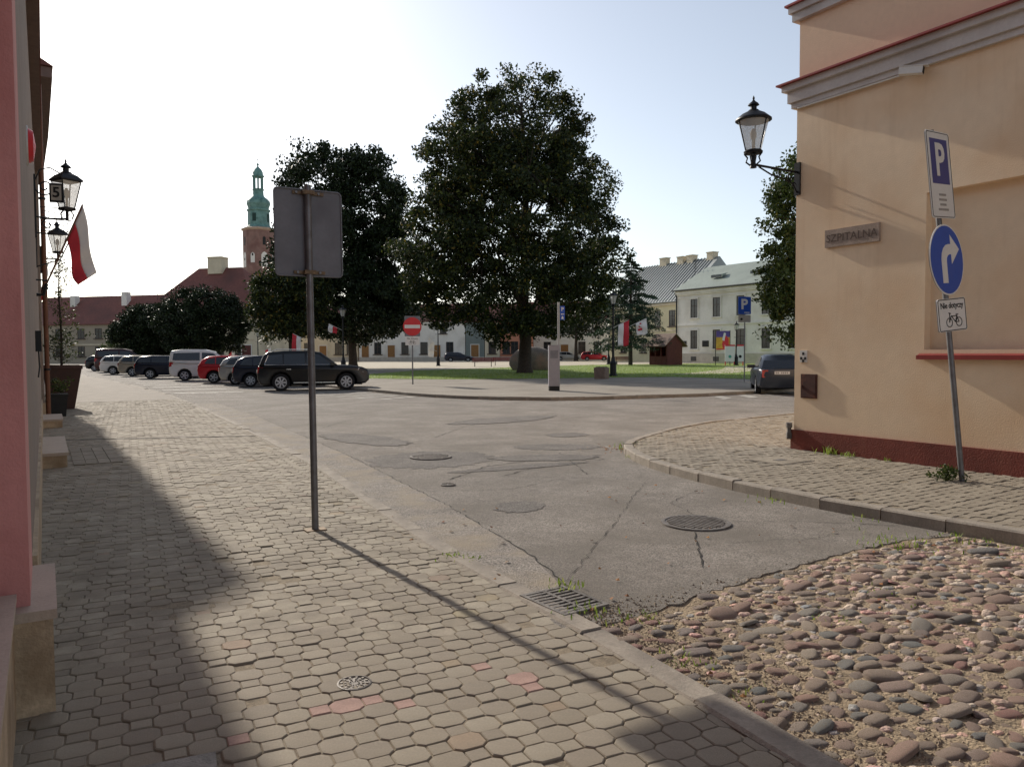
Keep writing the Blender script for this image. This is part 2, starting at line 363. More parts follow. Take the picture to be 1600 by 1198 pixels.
# ---- left sidewalk: octagon and square pavers
sw = sheet('sidewalk_left', [(-1.2,-3)]+KL+[(-1.2,82)], -.004, BED)
def piece_mesh(poly, top=0.0, bot=-.03, inset=.005, drop=.0045):
    c = (sum(p[0] for p in poly)/len(poly), sum(p[1] for p in poly)/len(poly)); n = len(poly); vs = []
    for z, k in ((bot,0),(top-drop,0),(top,inset)):
        for p in poly:
            d = math.hypot(p[0]-c[0],p[1]-c[1]) or 1; f = 1-k/d
            vs.append((c[0]+(p[0]-c[0])*f, c[1]+(p[1]-c[1])*f, z))
    fs = [(r*n+i, r*n+(i+1)%n, (r+1)*n+(i+1)%n, (r+1)*n+i) for r in (0,1) for i in range(n)]+[tuple(range(2*n,3*n))]
    return vs, fs
P_, A_, C_, ROW, GAP = .240, .090, .030, .110, .0022
WO = A_+2*C_
hx, hy, dz = WO/2-GAP, (ROW+.026)/2-GAP, .026
OCT = [(-A_/2+.001,-hy),(A_/2-.001,-hy),(hx,-hy+dz),(hx,hy-dz),(A_/2-.001,hy),(-A_/2+.001,hy),(-hx,hy-dz),(-hx,-hy+dz)]
sxq, syq = A_/2-GAP, (ROW-.026)/2-GAP
SQR = [(-sxq,-syq),(sxq,-syq),(sxq,syq),(-sxq,syq)]
ROT = math.radians(-5.0); cR, sR = math.cos(ROT), math.sin(ROT)
def place_pieces(shapes, gen, polykeep, clips, name, field, parent, mats, ztop, rotc, limit=300, skip=None, redder=None):
    """gen yields (shape index, u, v); the nearest pieces in view become objects, the rest one field"""
    items = []
    c_, s_ = rotc
    for si, u, v in gen:
        x, y = u*c_-v*s_, u*s_+v*c_
        poly = [(x+a*c_-b*s_, y+a*s_+b*c_) for a, b in shapes[si]]
        if not polykeep(x, y): continue
        if skip and skip(x, y): continue
        cut = False
        for a, b in clips(y):
            k = clip(poly, a, b)
            if len(k) != len(poly) or any(abs(k[i][0]-poly[i][0])+abs(k[i][1]-poly[i][1]) > 1e-6 for i in range(len(k))): cut = True
            poly = k
            if len(poly) < 3: break
        if len(poly) < 3: continue
        area = abs(sum(poly[i-1][0]*poly[i][1]-poly[i][0]*poly[i-1][1] for i in range(len(poly))))/2
        if area < .0012: continue
        items.append((si, x, y, poly, cut))
    vis = sorted([it for it in items if in_view((it[1],it[2],ztop), 5)], key=lambda it: it[1]**2+it[2]**2)
    near = set(id(it) for it in vis[:limit])
    cache = {}; r = random.Random(3); fb = MB()
    for it in items:
        si, x, y, poly, cut = it
        red = 1 if (redder and redder(x, y)) else 0
        z = ztop+r.uniform(-.004,.003)+.007*mnoise.noise((x*1.3,y*1.3,.3))-(.008 if r.random() < .02 else 0); tx, ty = r.gauss(0,.014), r.gauss(0,.014)
        if id(it) in near:
            if cut:
                vs, fs = piece_mesh([(p[0]-x,p[1]-y) for p in poly]); me = MB().add(vs, fs).mesh(name); rz = 0
                me.materials.append(mats[red])
            else:
                key = (si, red)
                if key not in cache:
                    vs, fs = piece_mesh(shapes[si]); me = MB().add(vs, fs).mesh(name); me.materials.append(mats[red]); cache[key] = me
                me = cache[key]; rz = math.atan2(s_, c_)
            link(name, me, parent, (x,y,z), (tx,ty,rz))
        else:
            vs, fs = piece_mesh(poly)
            fb.add([(p[0],p[1],p[2]+z+(p[1]-y)*tx-(p[0]-x)*ty) for p in vs], fs, red)
    o = fb.build(field, mats, parent, fix=False); o['kind'] = 'stuff'
def gen_oct():
    for j in range(-45, 300):
        for i in range(-18, 26):
            off = .5*(j%2)
            yield 0, (i+off)*P_, j*ROW
            yield 1, (i+off+.5)*P_, j*ROW
reds = [(1.02,3.36),(1.14,3.32),(1.26,3.28),(1.36,3.24),(1.9,3.05),(1.93,3.18),(1.88,3.32),(.3,3.0),(.62,3.3)]
LIM_Y = 29.0
def skip_left(x, y):
    return math.hypot(x-1.24,y-3.52) < .085 or (abs((x-.27)*.99-(y-3.03)*.139) < .24 and abs((x-.27)*.139+(y-3.03)*.99) < .19) or abs(y-(16.45-(x-.33)*.40)) < .07
place_pieces([OCT, SQR], gen_oct(), lambda x, y: -.6 < x < lerp_x(KL,y)+.1 and -1.5 < y < LIM_Y,
             lambda y: [((lerp_x(KL,y-.3),y-.3),(lerp_x(KL,y+.3),y+.3))], 'paver', 'paver_field', sw, [PAVE, PAVE2], .004, (cR, sR),
             skip=skip_left, redder=lambda x, y: any(math.hypot(x-a,y-b) < .055 for a, b in reds))
sheet('far_sidewalk', [(-1.2,LIM_Y),(lerp_x(KL,LIM_Y),LIM_Y)]+[(x-.0,y) for x,y in KL if y > LIM_Y+.2]+[(-1.2,82)], .0045, mat('far_paving','#7d7469',.88,.14,1.5,.8,25,speck=.15))

def kerb_line(name, line, width, z0, z1, step, mat_, parent_name, side=1, gap=.012):
    """separate kerb stones along a line; side +1 lies right of travel"""
    root = bpy.data.objects.new(parent_name, None); COL.objects.link(root); root['kind'] = 'structure'
    r = random.Random(len(line)); b = MB(); h = z1-z0; e = .015
    b.add([(-.5,0,z0),(.5,0,z0),(.5,width,z0),(-.5,width,z0),(-.5,0,z1-e),(.5,0,z1-e),(.5,width,z1),(-.5,width,z1),(-.5,e,z1),(.5,e,z1)],
          [(0,3,2,1),(0,1,5,4),(4,5,9,8),(8,9,6,7),(2,3,7,6),(1,2,6,9,5),(3,0,4,8,7)])
    me = b.mesh(name); me.materials.append(mat_)
    if side < 0:
        me.transform(Matrix.Scale(-1,4,(0,1,0))); me.flip_normals()
    acc = [Vector(p).to_2d() for p in line]; seglen = [(acc[i+1]-acc[i]).length for i in range(len(acc)-1)]; tot = sum(seglen)
    def pos(s):
        for i, l in enumerate(seglen):
            if s <= l or i == len(seglen)-1: return acc[i]+(acc[i+1]-acc[i])*(s/l)
            s -= l
    s = 0
    while s < tot-.05:
        st = step if (pos(s).length < 40) else step*4
        e_ = min(tot, s+st*r.uniform(.9,1.1)); a, q = pos(s), pos(e_); d = q-a; c = (a+q)/2
        o = link(name, me, root, (c.x, c.y, r.uniform(-.008,.006)), (r.gauss(0,.012), r.gauss(0,.006), math.atan2(d.y,d.x)+r.gauss(0,.006)))
        o.scale = (d.length-gap, 1, 1); s = e_
    return root
kerb_line('kerb_stone', KL, .15, -.06, .010, .95, KERB, 'kerb_left', -1)
kerb_line('kerb_stone', KR, .14, -.06, .115, .62, KERB, 'kerb_right', -1)
kerb_line('kerb_stone', KP, .15, -.06, .115, .98, KERB, 'kerb_plaza', +1)

# ---- right sidewalk: wavy interlocking pavers
swr = sheet('sidewalk_right', [(x+.1,y) for x,y in KR[:8]]+[(x+.05,y-.1) for x,y in KR[8:]]+[(45,6),(9.8,6),(9.8,-3)], .098, BED, thick=.1)
zz = .012
def wavy():
    top, left = [], []
    U, V = .20, .10
    pts = [(-U/2,-V/2),(-U/4,-V/2+zz),(0,-V/2),(U/4,-V/2-zz),(U/2,-V/2),(U/2+zz*.8,0),(U/2,V/2),(U/4,V/2-zz),(0,V/2),(-U/4,V/2+zz),(-U/2,V/2),(-U/2+zz*.8,0)]
    return [(x*.980, y*.960) for x, y in pts]
WAV = wavy()
def gen_wav():
    for j in range(-80, 140):
        for i in range(20, 120):
            yield 0, (i+.5*(j%2))*.20, j*.10
def keep_r(x, y):
    if x > 15.5 or y < -.6: return False
    if x < 9 and x < lerp_x(KR[:11],y)+.19: return False
    if x > 9.72 and y < 7.72: return False
    return inside((x,y), [(x0+.14,y0) for x0,y0 in KR[:9]]+[(x0+.10,y0-.22) for x0,y0 in KR[9:]]+[(45,-3),(8,-3)])
place_pieces([WAV], gen_wav(), keep_r, lambda y: [], 'paver', 'paver_field', swr, [PAVE3], .106, (math.cos(.06), math.sin(.06)),
             skip=lambda x, y: abs(x-8.5) < .34 and abs(y-6.98) < .30 or math.hypot(x-8.92,y-4.78) < .07)
sheet('side_street_paving', [(15.4,7.7),(45,7.7),(45,12.3),(15.4,11.95)], .108, mat('far_paving','#8b8277'))

# ---- cobbles
def bed_z(x, y): return -.007+.010*mnoise.noise((x*3.1,y*3.1,1.7))+.006*mnoise.noise((x*9,y*9,4.2))
bb = MB(); nx, ny = 110, 150
for j in range(ny+1):
    y = -3+6.78*j/ny; xa, xb = lerp_x(KL,y)+.12, lerp_x([(6.98,-3),(6.88,1),(6.79,3.14),(6.69,3.93)],y)+.03
    for i in range(nx+1): x = xa+(xb-xa)*i/nx; bb.v.append((x,y,bed_z(x,y)))
for j in range(ny):
    for i in range(nx): q = j*(nx+1)+i; bb.f.append((q,q+1,q+nx+2,q+nx+1)); bb.m.append(0)
cb = tag(bb.build('cobbled_street', SAND, None, True, None), kind='structure')
vars_ = []
for k in range(14):
    bm = bmesh.new(); bmesh.ops.create_icosphere(bm, subdivisions=2, radius=1.0); r = random.Random(100+k)
    ph = [Vector((r.uniform(-1,1),r.uniform(-1,1),r.uniform(-1,1))).normalized() for _ in range(7)]; am = [r.uniform(-.28,.26) for _ in ph]
    for v in bm.verts:
        d = v.co.normalized(); f = 1
        for q, a in zip(ph, am): f += a*max(0, d.dot(q))**2
        d2 = Vector((math.copysign(abs(d.x)**.7,d.x), math.copysign(abs(d.y)**.7,d.y), math.copysign(abs(d.z)**.5,d.z)))
        v.co = d2*f*r.uniform(.93,1.07)
    bmesh.ops.delete(bm, geom=[v for v in bm.verts if v.co.z < -.45], context='VERTS')
    me = bpy.data.meshes.new('cobble'); bm.to_mesh(me); bm.free()
    me.polygons.foreach_set('use_smooth', [True]*len(me.polygons)); me.materials.append(COB); vars_.append(me)
stones = []; r = random.Random(21); grid = {}
def try_stone(x, y, a, b, rot):
    R = (a+b)/2
    gx, gy = math.floor(x/.24), math.floor(y/.24)
    for i in (-1,0,1):
        for j in (-1,0,1):
            for (x2,y2,a2,b2,_) in grid.get((gx+i,gy+j),()):
                ang = math.atan2(y-y2,x-x2)
                # ellipse-ish spacing in x and y
                if ((x-x2)/(a+a2))**2+((y-y2)/(b+b2))**2 < .87: return
    grid.setdefault((gx,gy),[]).append((x,y,a,b,rot)); stones.append((x,y,a,b,rot))
for size, tries in ((.066,260),(.055,1800),(.046,9000),(.036,22000),(.026,16000)):
    for _ in range(tries):
        x, y = r.uniform(2.6,6.85), r.uniform(-1.2,3.75)
        kx = lerp_x(KL,y)+.17
        if x < kx or x > lerp_x([(6.98,-3),(6.88,1),(6.79,3.14),(6.69,3.93)],y)-.06: continue
        if y > lerp_x([(a[1],a[0]) for a in edge], x)-.07: continue
        if x-kx < .75 and r.random() < .82*(1-(x-kx)/.75)**.5: continue
        s_ = size*r.uniform(.8,1.2)
        try_stone(x, y, s_*r.uniform(1.0,1.3), s_*r.uniform(.65,.85), r.gauss(0,.35))
stv = sorted([s for s in stones if in_view((s[0],s[1],0),0)], key=lambda s: -(s[2]*s[3])/(s[0]**2+s[1]**2))
big = set(stv[:300]); fb = MB()
for s in stones:
    x, y, a, b_, rot = s; hgt = r.uniform(.15,.33)*(a+b_)/2+.007; v = r.randrange(len(vars_)); z = bed_z(x,y)-.006+r.uniform(-.007,.003)
    T = Matrix.Translation((x,y,z)) @ Matrix.Rotation(rot,4,'Z') @ Matrix.Rotation(r.gauss(0,.10),4,'X') @ Matrix.Rotation(r.gauss(0,.10),4,'Y') @ Matrix.Diagonal((a,b_,hgt,1))
    if s in big:
        o = link('cobble', vars_[v], cb); o.matrix_local = T
    else:
        me = vars_[v]; fb.add([T @ q.co for q in me.vertices], [tuple(p.vertices) for p in me.polygons])
me = fb.mesh('cobble_field', True); me.materials.append(COB); o = link('cobble_field', me, cb); o['kind'] = 'stuff'
# loose grit between the stones and along the gutter
fb = MB()
for _ in range(9000):
    x, y = r.uniform(2.6,6.8), r.uniform(.2,3.8)
    if r.random() < .45: y = r.uniform(.6,3.8); x = lerp_x(KL,y)+.17+abs(r.gauss(0,.30))
    s_ = r.choice((.004,.006,.008,.012)); a0 = r.uniform(0,6.3)
    z = bed_z(x,y)-.001 if y < 3.52 else .0
    fb.add([(x+s_*math.cos(a0+k*2.09),y+s_*math.sin(a0+k*2.09),z) for k in range(3)]+[(x,y,z+s_*.9)], [(0,1,3),(1,2,3),(2,0,3)])
tag(fb.build('grit', mat('grit_stone','#8c7d6d',.9,.0,5,ramp=[(0,'#7d6e60'),(.5,'#95866f'),(1,'#6b625a')]), fix=False), 'loose sandy grit scattered between the cobbles', 'grit', kind='stuff')
# weeds along joints, kerbs and wall foot
def tuft(fb, x, y, z, n, hgt, spread, r):
    for _ in range(n):
        a0 = r.uniform(0,6.3); px, py = x+r.gauss(0,spread), y+r.gauss(0,spread); l = hgt*r.uniform(.5,1.1); w = r.uniform(.003,.006)
        lx, ly = math.cos(a0)*l*.6, math.sin(a0)*l*.6; nx, ny = -math.sin(a0)*w, math.cos(a0)*w
        fb.add([(px-nx,py-ny,z),(px+nx,py+ny,z),(px+lx*.5+nx,py+ly*.5+ny,z+l*.7),(px+lx*.5-nx,py+ly*.5-ny,z+l*.7),(px+lx,py+ly,z+l)], [(0,1,2,3),(3,2,4)])
fb = MB()
for x, y, z, n, h_, s_ in [(9.66,7.05,.1,60,.13,.06),(9.62,6.75,.1,35,.08,.06),(9.66,6.2,.1,12,.06,.05),(2.68,5.35,0,25,.035,.06),(2.75,5.2,0,20,.03,.06),(2.98,4.2,.01,40,.04,.06),(2.8,3.72,0,40,.045,.08),(3.0,3.5,-.02,40,.05,.09),(6.0,3.72,0,60,.05,.16),(6.6,3.55,-.02,50,.06,.12),(6.75,3.0,-.02,60,.05,.25),(8.1,9.6,0,60,.14,.12),(7.5,8.8,0,30,.08,.06),(2.78,2.9,-.02,40,.04,.1),(2.7,2.5,-.02,30,.04,.1),(6.66,5.5,0,30,.05,.15),(6.7,4.5,0,30,.05,.15),(4.0,2.9,-.02,30,.04,.1),(4.7,3.0,-.02,30,.04,.1)]:
    tuft(fb, x, y, z, n, h_, s_, r)
tag(fb.build('weeds', GRASS, fix=False), 'small green weeds growing along kerbs, joints and wall foot', 'weeds', kind='stuff')
# dry leaves in gutters
fb = MB()
for _ in range(420):
    t = r.random()
    if t < .3: x, y = 8.05+r.gauss(0,.25), 9.65+r.gauss(0,.3)
    elif t < .85:
        k = r.randrange(2,11); u = r.random(); x = KP[k][0]+(KP[k+1][0]-KP[k][0])*u+r.gauss(0,.1); y = KP[k][1]+(KP[k+1][1]-KP[k][1])*u-abs(r.gauss(0,.25))
    else: x, y = r.uniform(2.6,6.6), r.uniform(2.2,7)
    s_ = r.uniform(.012,.03); a0 = r.uniform(0,6.3)
    fb.add([(x+s_*math.cos(a0+k*1.57)*(1 if k%2 else .6),y+s_*math.sin(a0+k*1.57)*(1 if k%2 else .6),.012+(.012 if k==0 else 0)) for k in range(4)], [(0,1,2,3)])
tag(fb.build('fallen_leaves', mat('dry_leaf','#8a5a30',.8,.0,ramp=[(0,'#7c4f2c'),(.5,'#a8783a'),(1,'#6d3d28')]), fix=False), 'dry brown leaves blown into the gutters', 'leaves', kind='stuff')

# ---- road markings
def stripe(name, pts, z=.008):
    return tag(MB().add([(p[0],p[1],z) for p in pts], [tuple(range(len(pts)))]).build(name, WHITE_P), kind='structure')
hd = Vector((math.cos(math.radians(-14)), math.sin(math.radians(-14)))); nd = Vector((-hd.y, hd.x))
for k in range(10):                                     # bay lines along the row of parked cars
    a = Vector((7.6-.40*k, 31.3+4.6*k)); b_ = a+hd*(4.6)
    stripe('parking_line', [a-nd*.07, b_-nd*.07, b_+nd*.07, a+nd*.07])
for k in range(5):                                      # hatched corner before the plaza kerb
    a = Vector((8.2+.35*k, 29.6-1.25*k)); b_ = a+Vector((2.6-.2*k, .9))
    stripe('hatched_line', [a, b_, b_+Vector((.1,-.28)), a+Vector((.1,-.28))])
for k in range(6):
    a = Vector((4.4-.05*k, 33+3.2*k)); stripe('crossing_bar', [a, a+Vector((2.6,-.5)), a+Vector((2.6,.1)), a+Vector((0,.6))])
for k in range(5):
    a = Vector((19.0+1.3*k, 17.9+.05*k)); stripe('crossing_bar', [a, a+Vector((.5,0)), a+Vector((1.4,1.4)), a+Vector((.9,1.4))])

# ---- plaza, lawn, pale square
plaza = sheet('plaza', KP+[(140,21),(140,170),(-10,170),(5,110),(9,80)], .10, PLAZA, thick=.12)
sheet('pale_square', [(17,62),(33,60),(44,66),(62,56),(80,52),(125,60),(125,165),(10,165),(11,95)], .105, PALE)
LAWN = [(15.2,43.0),(18.5,38.2),(23.5,35.5),(27.5,34.6),(31.0,33.0),(31.8,25.6),(60,24.5),(84,48),(72,66),(52,68),(43,66),(33,60.5),(26,58),(19,50)]
lawn = sheet('lawn', LAWN, .112, TURF)
sheet('plaza_path', [(34,36.5),(39,36.0),(49,41.5),(58,51),(55,51.5),(46,43.5),(38,38.5)], .118, PALE)
N = 42000; rr = np.random.RandomState(5)
pts = []
while len(pts) < N:
    x, y = rr.uniform(15,84), rr.uniform(24,68)
    dd = math.hypot(x,y)
    if rr.rand() > (38/dd)**2: continue
    if inside((x,y), LAWN): pts.append((x,y))
p = np.array(pts); a0 = rr.uniform(0,6.283,N); hgt = rr.uniform(.03,.11,N); w = .012
V = np.zeros((N,3,3)); V[:,:,0] = p[:,0:1]; V[:,:,1] = p[:,1:2]; V[:,:,2] = .11
V[:,0,0] -= np.cos(a0)*w; V[:,0,1] -= np.sin(a0)*w; V[:,1,0] += np.cos(a0)*w; V[:,1,1] += np.sin(a0)*w
V[:,2,2] += hgt; V[:,2,0] += rr.normal(0,.03,N); V[:,2,1] += rr.normal(0,.03,N)
def np_mesh(name, V, mat_, parent=None):
    n, k, _ = V.shape; me = bpy.data.meshes.new(name)
    me.vertices.add(n*k); me.vertices.foreach_set('co', V.reshape(-1).astype(np.float32))
    me.loops.add(n*k); me.loops.foreach_set('vertex_index', np.arange(n*k, dtype=np.int32))
    me.polygons.add(n); me.polygons.foreach_set('loop_start', np.arange(0,n*k,k,dtype=np.int32)); 
    me.update(calc_edges=True); me.materials.append(mat_); return link(name, me, parent)
tag(np_mesh('grass', V, GRASS), 'short green grass of the plaza lawn', 'grass', kind='stuff')
# ================================================================ LEFT ROW OF HOUSES
pk = thing('pink_house', 'pink plastered house wall with beige stone plinth at the left edge', 'building')
MB().box(-8,-.20,-4,4.05,.5,9).box(-8,-.20,4.05,4.9,.5,9).build('wall', W_PINK, pk)
MB().box(-.20,-.082,4.05,4.78,.47,9).build('pilaster', W_PINK, pk)
MB().box(-8,-.145,-4,3.95,-.05,.53).box(-8,.004,3.95,4.80,-.05,.425).build('plinth', PLINTH, pk)
MB().box(-8,-.13,-4,3.94,.531,.56).box(-8,.020,3.94,4.815,.426,.470).build('ledge', LEDGE, pk)
b = MB().box(-.20,-.105,4.781,4.90,.47,9); b.build('corner_strip', W_GREY, pk)
gh = thing('greybeige_house', 'grey beige house seen edge on beyond the pink wall', 'building')
MB().box(-9,-.085,4.91,21.95,.5,6.0).build('wall', W_GREY, gh)
MB().box(-9,-.06,4.91,21.95,-.05,.5).build('plinth', PLINTH, gh)
MB().box(-9.2,.05,4.9,21.97,6.001,6.25).build('eave', mat('eave_brown','#6d5a52'), gh)
b = MB(); b.add([(.07,4.9,6.26),(.07,21.97,6.26),(-4.6,21.97,9.2),(-4.6,4.9,9.2),(-9.2,4.9,6.26),(-9.2,21.97,6.26)], [(0,1,2,3),(3,2,5,4),(0,3,4),(1,5,2),(0,4,5,1)]); b.build('roof', TILE, gh)
th = thing('tall_house', 'tall grey beige house with projecting brown eave beyond the lamps', 'building')
MB().box(-9,-.03,22.0,36,.4,8.3).build('wall', W_GREY, th)
MB().box(-9,.0,22.0,36,-.05,.4).build('plinth', PLINTH, th)
b = MB(); b.prism([(-9,22.0),(.34,21.98),(.28,28),(.08,36.02),(-9,36.02)], 8.301, 8.55); b.build('eave', mat('eave_brown','#6d5a52'), th)
b = MB(); b.add([(.36,21.9,8.56),(.10,36.1,8.56),(-4.5,36.1,11.5),(-4.5,21.9,11.5),(-9,21.9,8.56),(-9,36.1,8.56)], [(0,1,2,3),(3,2,5,4),(0,3,4),(1,5,2),(0,4,5,1)]); b.build('roof', TILE, th)
MB().tube([(.055,22.3,.1),(.055,22.3,8.2)], .055, 10).build('downpipe', mat('copper_pipe','#6d4632',.5,.1,5,metal=.4), th, True)
for y in (1.2,3.2,5.4): MB().lathe([(.075,y),(.075,y+.05)], 10, (.055,22.3)).build('pipe_clamp', BLACK, th)
fl_ = thing('low_house', 'plain low house at the far end of the left row', 'building')
MB().box(-9,-.3,36.1,62,-.05,6.5).build('wall', W_GREY, fl_)
b = MB(); b.add([(-.1,36.1,6.51),(-.1,62.2,6.51),(-4.5,62.2,9.3),(-4.5,36.1,9.3),(-9,36.1,6.51),(-9,62.2,6.51)], [(0,1,2,3),(3,2,5,4),(0,3,4),(1,5,2),(0,4,5,1)]); b.build('roof', TILE, fl_)

# plates, lamps, flag on the left walls
t = thing('house_number_plate', 'curved red enamel plate with white rim on the grey beige wall', 'sign', (-.085,8,3.42))
MB().lathe([(.17,.0),(.17,.012)],20).build('rim', SIGNWHITE, t, rot=(0,PI/2,0)); MB().lathe([(.15,.013),(.13,.05),(.0,.07)],20).build('face', SIGNRED, t, True, rot=(0,PI/2,0))
t = thing('doorbell_box', 'small dark box with cable on the grey beige wall', 'box', (-.085,10.5,1.75))
MB().box(0,.06,-.1,.1,-.12,.12).build('case', BLACK, t); MB().tube([(.03,.02,-.12),(.035,.03,-.3),(.02,.02,-.42)],.008,6).build('cable', BLACK, t)

def spiral(b, c, r0, r1, a0, a1, rad, ux=(1,0,0), n=22):
    u = Vector(ux); pts = []
    for k in range(n+1):
        q = k/n; a = a0+(a1-a0)*q; r_ = r0+(r1-r0)*q; pts.append(Vector(c)+u*(r_*math.cos(a))+Vector((0,0,1))*(r_*math.sin(a)))
    b.tube(pts, rad, 6)
def lantern(t, c, s=1.0, k=6, number=None, facing=None, round_=False, rot=0.0, glass=None):
    """lantern with its glass bottom ring at c (thing coordinates)"""
    x, y, z = c; k = 18 if round_ else k; m_ = lambda *p: [(r_*s, z+h*s) for r_, h in p]
    MB().lathe(m_((.085,-.04),(.14,-.03),(.15,.0),(.13,.02)), k, (x,y), rot=rot).build('base_ring', BLACK, t, round_)
    MB().lathe(m_((.122,.02),(.235,.48)), k, (x,y), rot=rot).build('glass', glass or LGLASS, t, round_)
    hd_ = MB().lathe(m_((.245,.475),(.285,.49),(.28,.51),(.19,.585),(.10,.63),(.075,.655)), k, (x,y), rot=rot).build('hood', BLACK, t, round_)
    MB().lathe(m_((.05,.655),(.05,.72),(.09,.73),(.075,.755),(.03,.79),(.012,.82),(.02,.84),(.004,.88)), 10, (x,y)).build('finial', BLACK, hd_, True)
    b = MB(); n = 2 if round_ else 4
    if round_: az = [.6, 2.7, 4.8]
    else: az = [2*PI*j/k+rot for j in range(k)]
    for a in az: b.tube([(x+.127*s*math.cos(a),y+.127*s*math.sin(a),z+.02*s),(x+.238*s*math.cos(a),y+.238*s*math.sin(a),z+.48*s)], .010*s, 6)
    b.build('glazing_bars', BLACK, t)
    MB().lathe(m_((.02,.0),(.022,.18),(.045,.22),(.05,.30),(.02,.36)), 8, (x,y)).build('burner', mat('lamp_burner','#b8b2a4'), t, True)
# lamp with house number
t = thing('wall_lamp', 'black wrought iron lantern with number 5 and scrollwork on the left wall', 'lamp', (-.085,16,4.0), group='wall lanterns')
MB().box(0,.03,-.06,.06,-.35,.75).build('wall_plate', BLACK, t)
b = MB(); b.tube([(.02,0,.02),(.25,0,.0),(.48,0,.02)],.016,8); spiral(b,(.20,0,-.10),.10,.02,1.4,7.5,.010)
u_ = MB(); spiral(u_,(.17,0,.55),.16,.03,-3.2,6,.012); u_.build('scroll', BLACK, t, True)
u_ = MB(); u_.tube([(.02,0,.65),(.1,0,.85),(.25,0,.9),(.4,0,.82),(.5,0,.70)],.011,6); u_.build('upper_stay', BLACK, t, True)
b.tube([(.50,0,.0),(.50,0,.10),(.50,0,.16)],.025,8); b.tube([(.42,0,.02),(.40,0,.10),(.44,0,.16)],.012,6); b.tube([(.58,0,.02),(.60,0,.10),(.56,0,.16)],.012,6)
b.build('bracket', BLACK, t, True)
lantern(t, (.5,0,.2), 1.0, 4, rot=PI/4+.5)
q = MB().box(-.11,.11,-.015,.015,-.165,.165).build('number_box', BLACK, t, loc=(.34,-.24,.42)); q.rotation_euler = (0,0,-.25)
MB().box(-.08,.08,-.02,-.016,-.13,.13).build('number_face', mat('dull_plate','#a9a49a',.6,.1,8), q)
lettering('number', '5', .25, INK, q, (0,-.024,0), (PI/2,0,0), bold=.006)
# hanging openwork sign under the first lamp
t = thing('wrought_iron_sign', 'openwork wrought iron hanging sign below the number lantern', 'sign', (-.085,17.6,3.9))
b = MB(); b.tube([(0,0,.05),(.75,0,.05)],.014,6); b.tube([(0,0,-.60),(.4,0,-.45),(.62,0,.05)],.012,6); b.tube([(0.005,0,-.62),(.005,0,.08)],.014,6); b.build('bracket', BLACK, t, True)
b = MB()
for k in range(5):
    for j in range(4): spiral(b,(.15+.105*k,0,-.04-.11*j+.5),.045,.012,.4*k,.4*k+6,.007,n=10)
b.tube([(.08,0,.56),(.62,0,.56)],.008,6); b.tube([(.08,0,.10),(.62,0,.10)],.008,6); b.tube([(.08,0,.33),(.62,0,.33)],.008,6); b.build('scroll_panel', BLACK, t, True)
t = thing('wall_lamp', 'farther dark iron lantern half hidden below the number lantern', 'lamp', (-.03,23.5,4.0), group='wall lanterns')
MB().box(0,.03,-.05,.05,-.3,.4).build('wall_plate', BLACK, t)
b = MB(); b.tube([(.02,0,.1),(.25,0,.08),(.40,0,.1)],.016,8); spiral(b,(.15,0,-.02),.09,.02,1.4,7.5,.010); b.tube([(.40,0,.1),(.40,0,.24)],.025,8); b.build('bracket', BLACK, t, True)
lantern(t, (.40,0,.27), .95, 4, rot=PI/4+.4)

def cloth(name, mats, parent, p_fn, nu=14, nv=10, split=None):
    """flag cloth: p_fn(u,v) gives the point; split(u,v) picks the colour field; both colours are separate parts"""
    for mi, m_ in enumerate(mats):
        b = MB(); idx = {}
        for i in range(nu):
            for j in range(nv):
                if split((i+.5)/nu,(j+.5)/nv) != mi: continue
                f = []
                for a, c in ((i,j),(i+1,j),(i+1,j+1),(i,j+1)):
                    if (a,c) not in idx: idx[(a,c)] = len(b.v); b.v.append(tuple(p_fn(a/nu,c/nv)))
                    f.append(idx[(a,c)])
                b.f.append(tuple(f)); b.m.append(0)
        if b.f:
            o = b.build(name[mi], m_, parent, True, angle=None)
            o.modifiers.new('thickness','SOLIDIFY').thickness = .006
FLAGM = [WHITE, RED]
t = thing('wall_flag', 'white and red flag drooping from a slanted pole on the left wall', 'flag', (-.02,14,2.5))
MB().tube([(0,0,0),(.60,0,1.46)], .014, 8).build('pole', mat('flag_pole_brown','#6a4a3a'), t, True)
MB().tube([(-.06,0,.02),(.03,0,.02),(.08,0,.19)], .026, 8).build('holder', BLACK, t, True); MB().tube([(-.06,0,.25),(.10,0,.24)], .012, 6).build('stay', BLACK, t)
def ff(u, v):   # u along the pole from the tip down, v away from the pole; the cloth hangs in folds
    a = Vector((.60-.23*u*1.0, 0, 1.45-.56*u*1.0))
    fold = .05*math.sin(9*v+3*u)*v
    return a+Vector((.16*v*(1-.25*u)+.02*math.sin(7*v), fold, -1.05*v*(1-.33*u)-.12*math.sin(PI*v)*u))
cloth(['white_field','red_field'], FLAGM, t, ff, 16, 14, lambda u, v: 0 if u < .5 else 1)
t = thing('wall_flag', 'small red and white flag close to the wall beyond the flag pole', 'flag', (-.03,22.6,3.1))
MB().tube([(0,0,0),(.16,0,.75)], .012, 6).build('pole', BLACK, t)
cloth(['white_field','red_field'], FLAGM, t, lambda u, v: Vector((.02+.12*u*1.0+.03*math.sin(6*v), .03*math.sin(8*u), .62-.2*v*.2-.75*v+.15*u)), 8, 8, lambda u, v: 0 if u > .5 else 1)

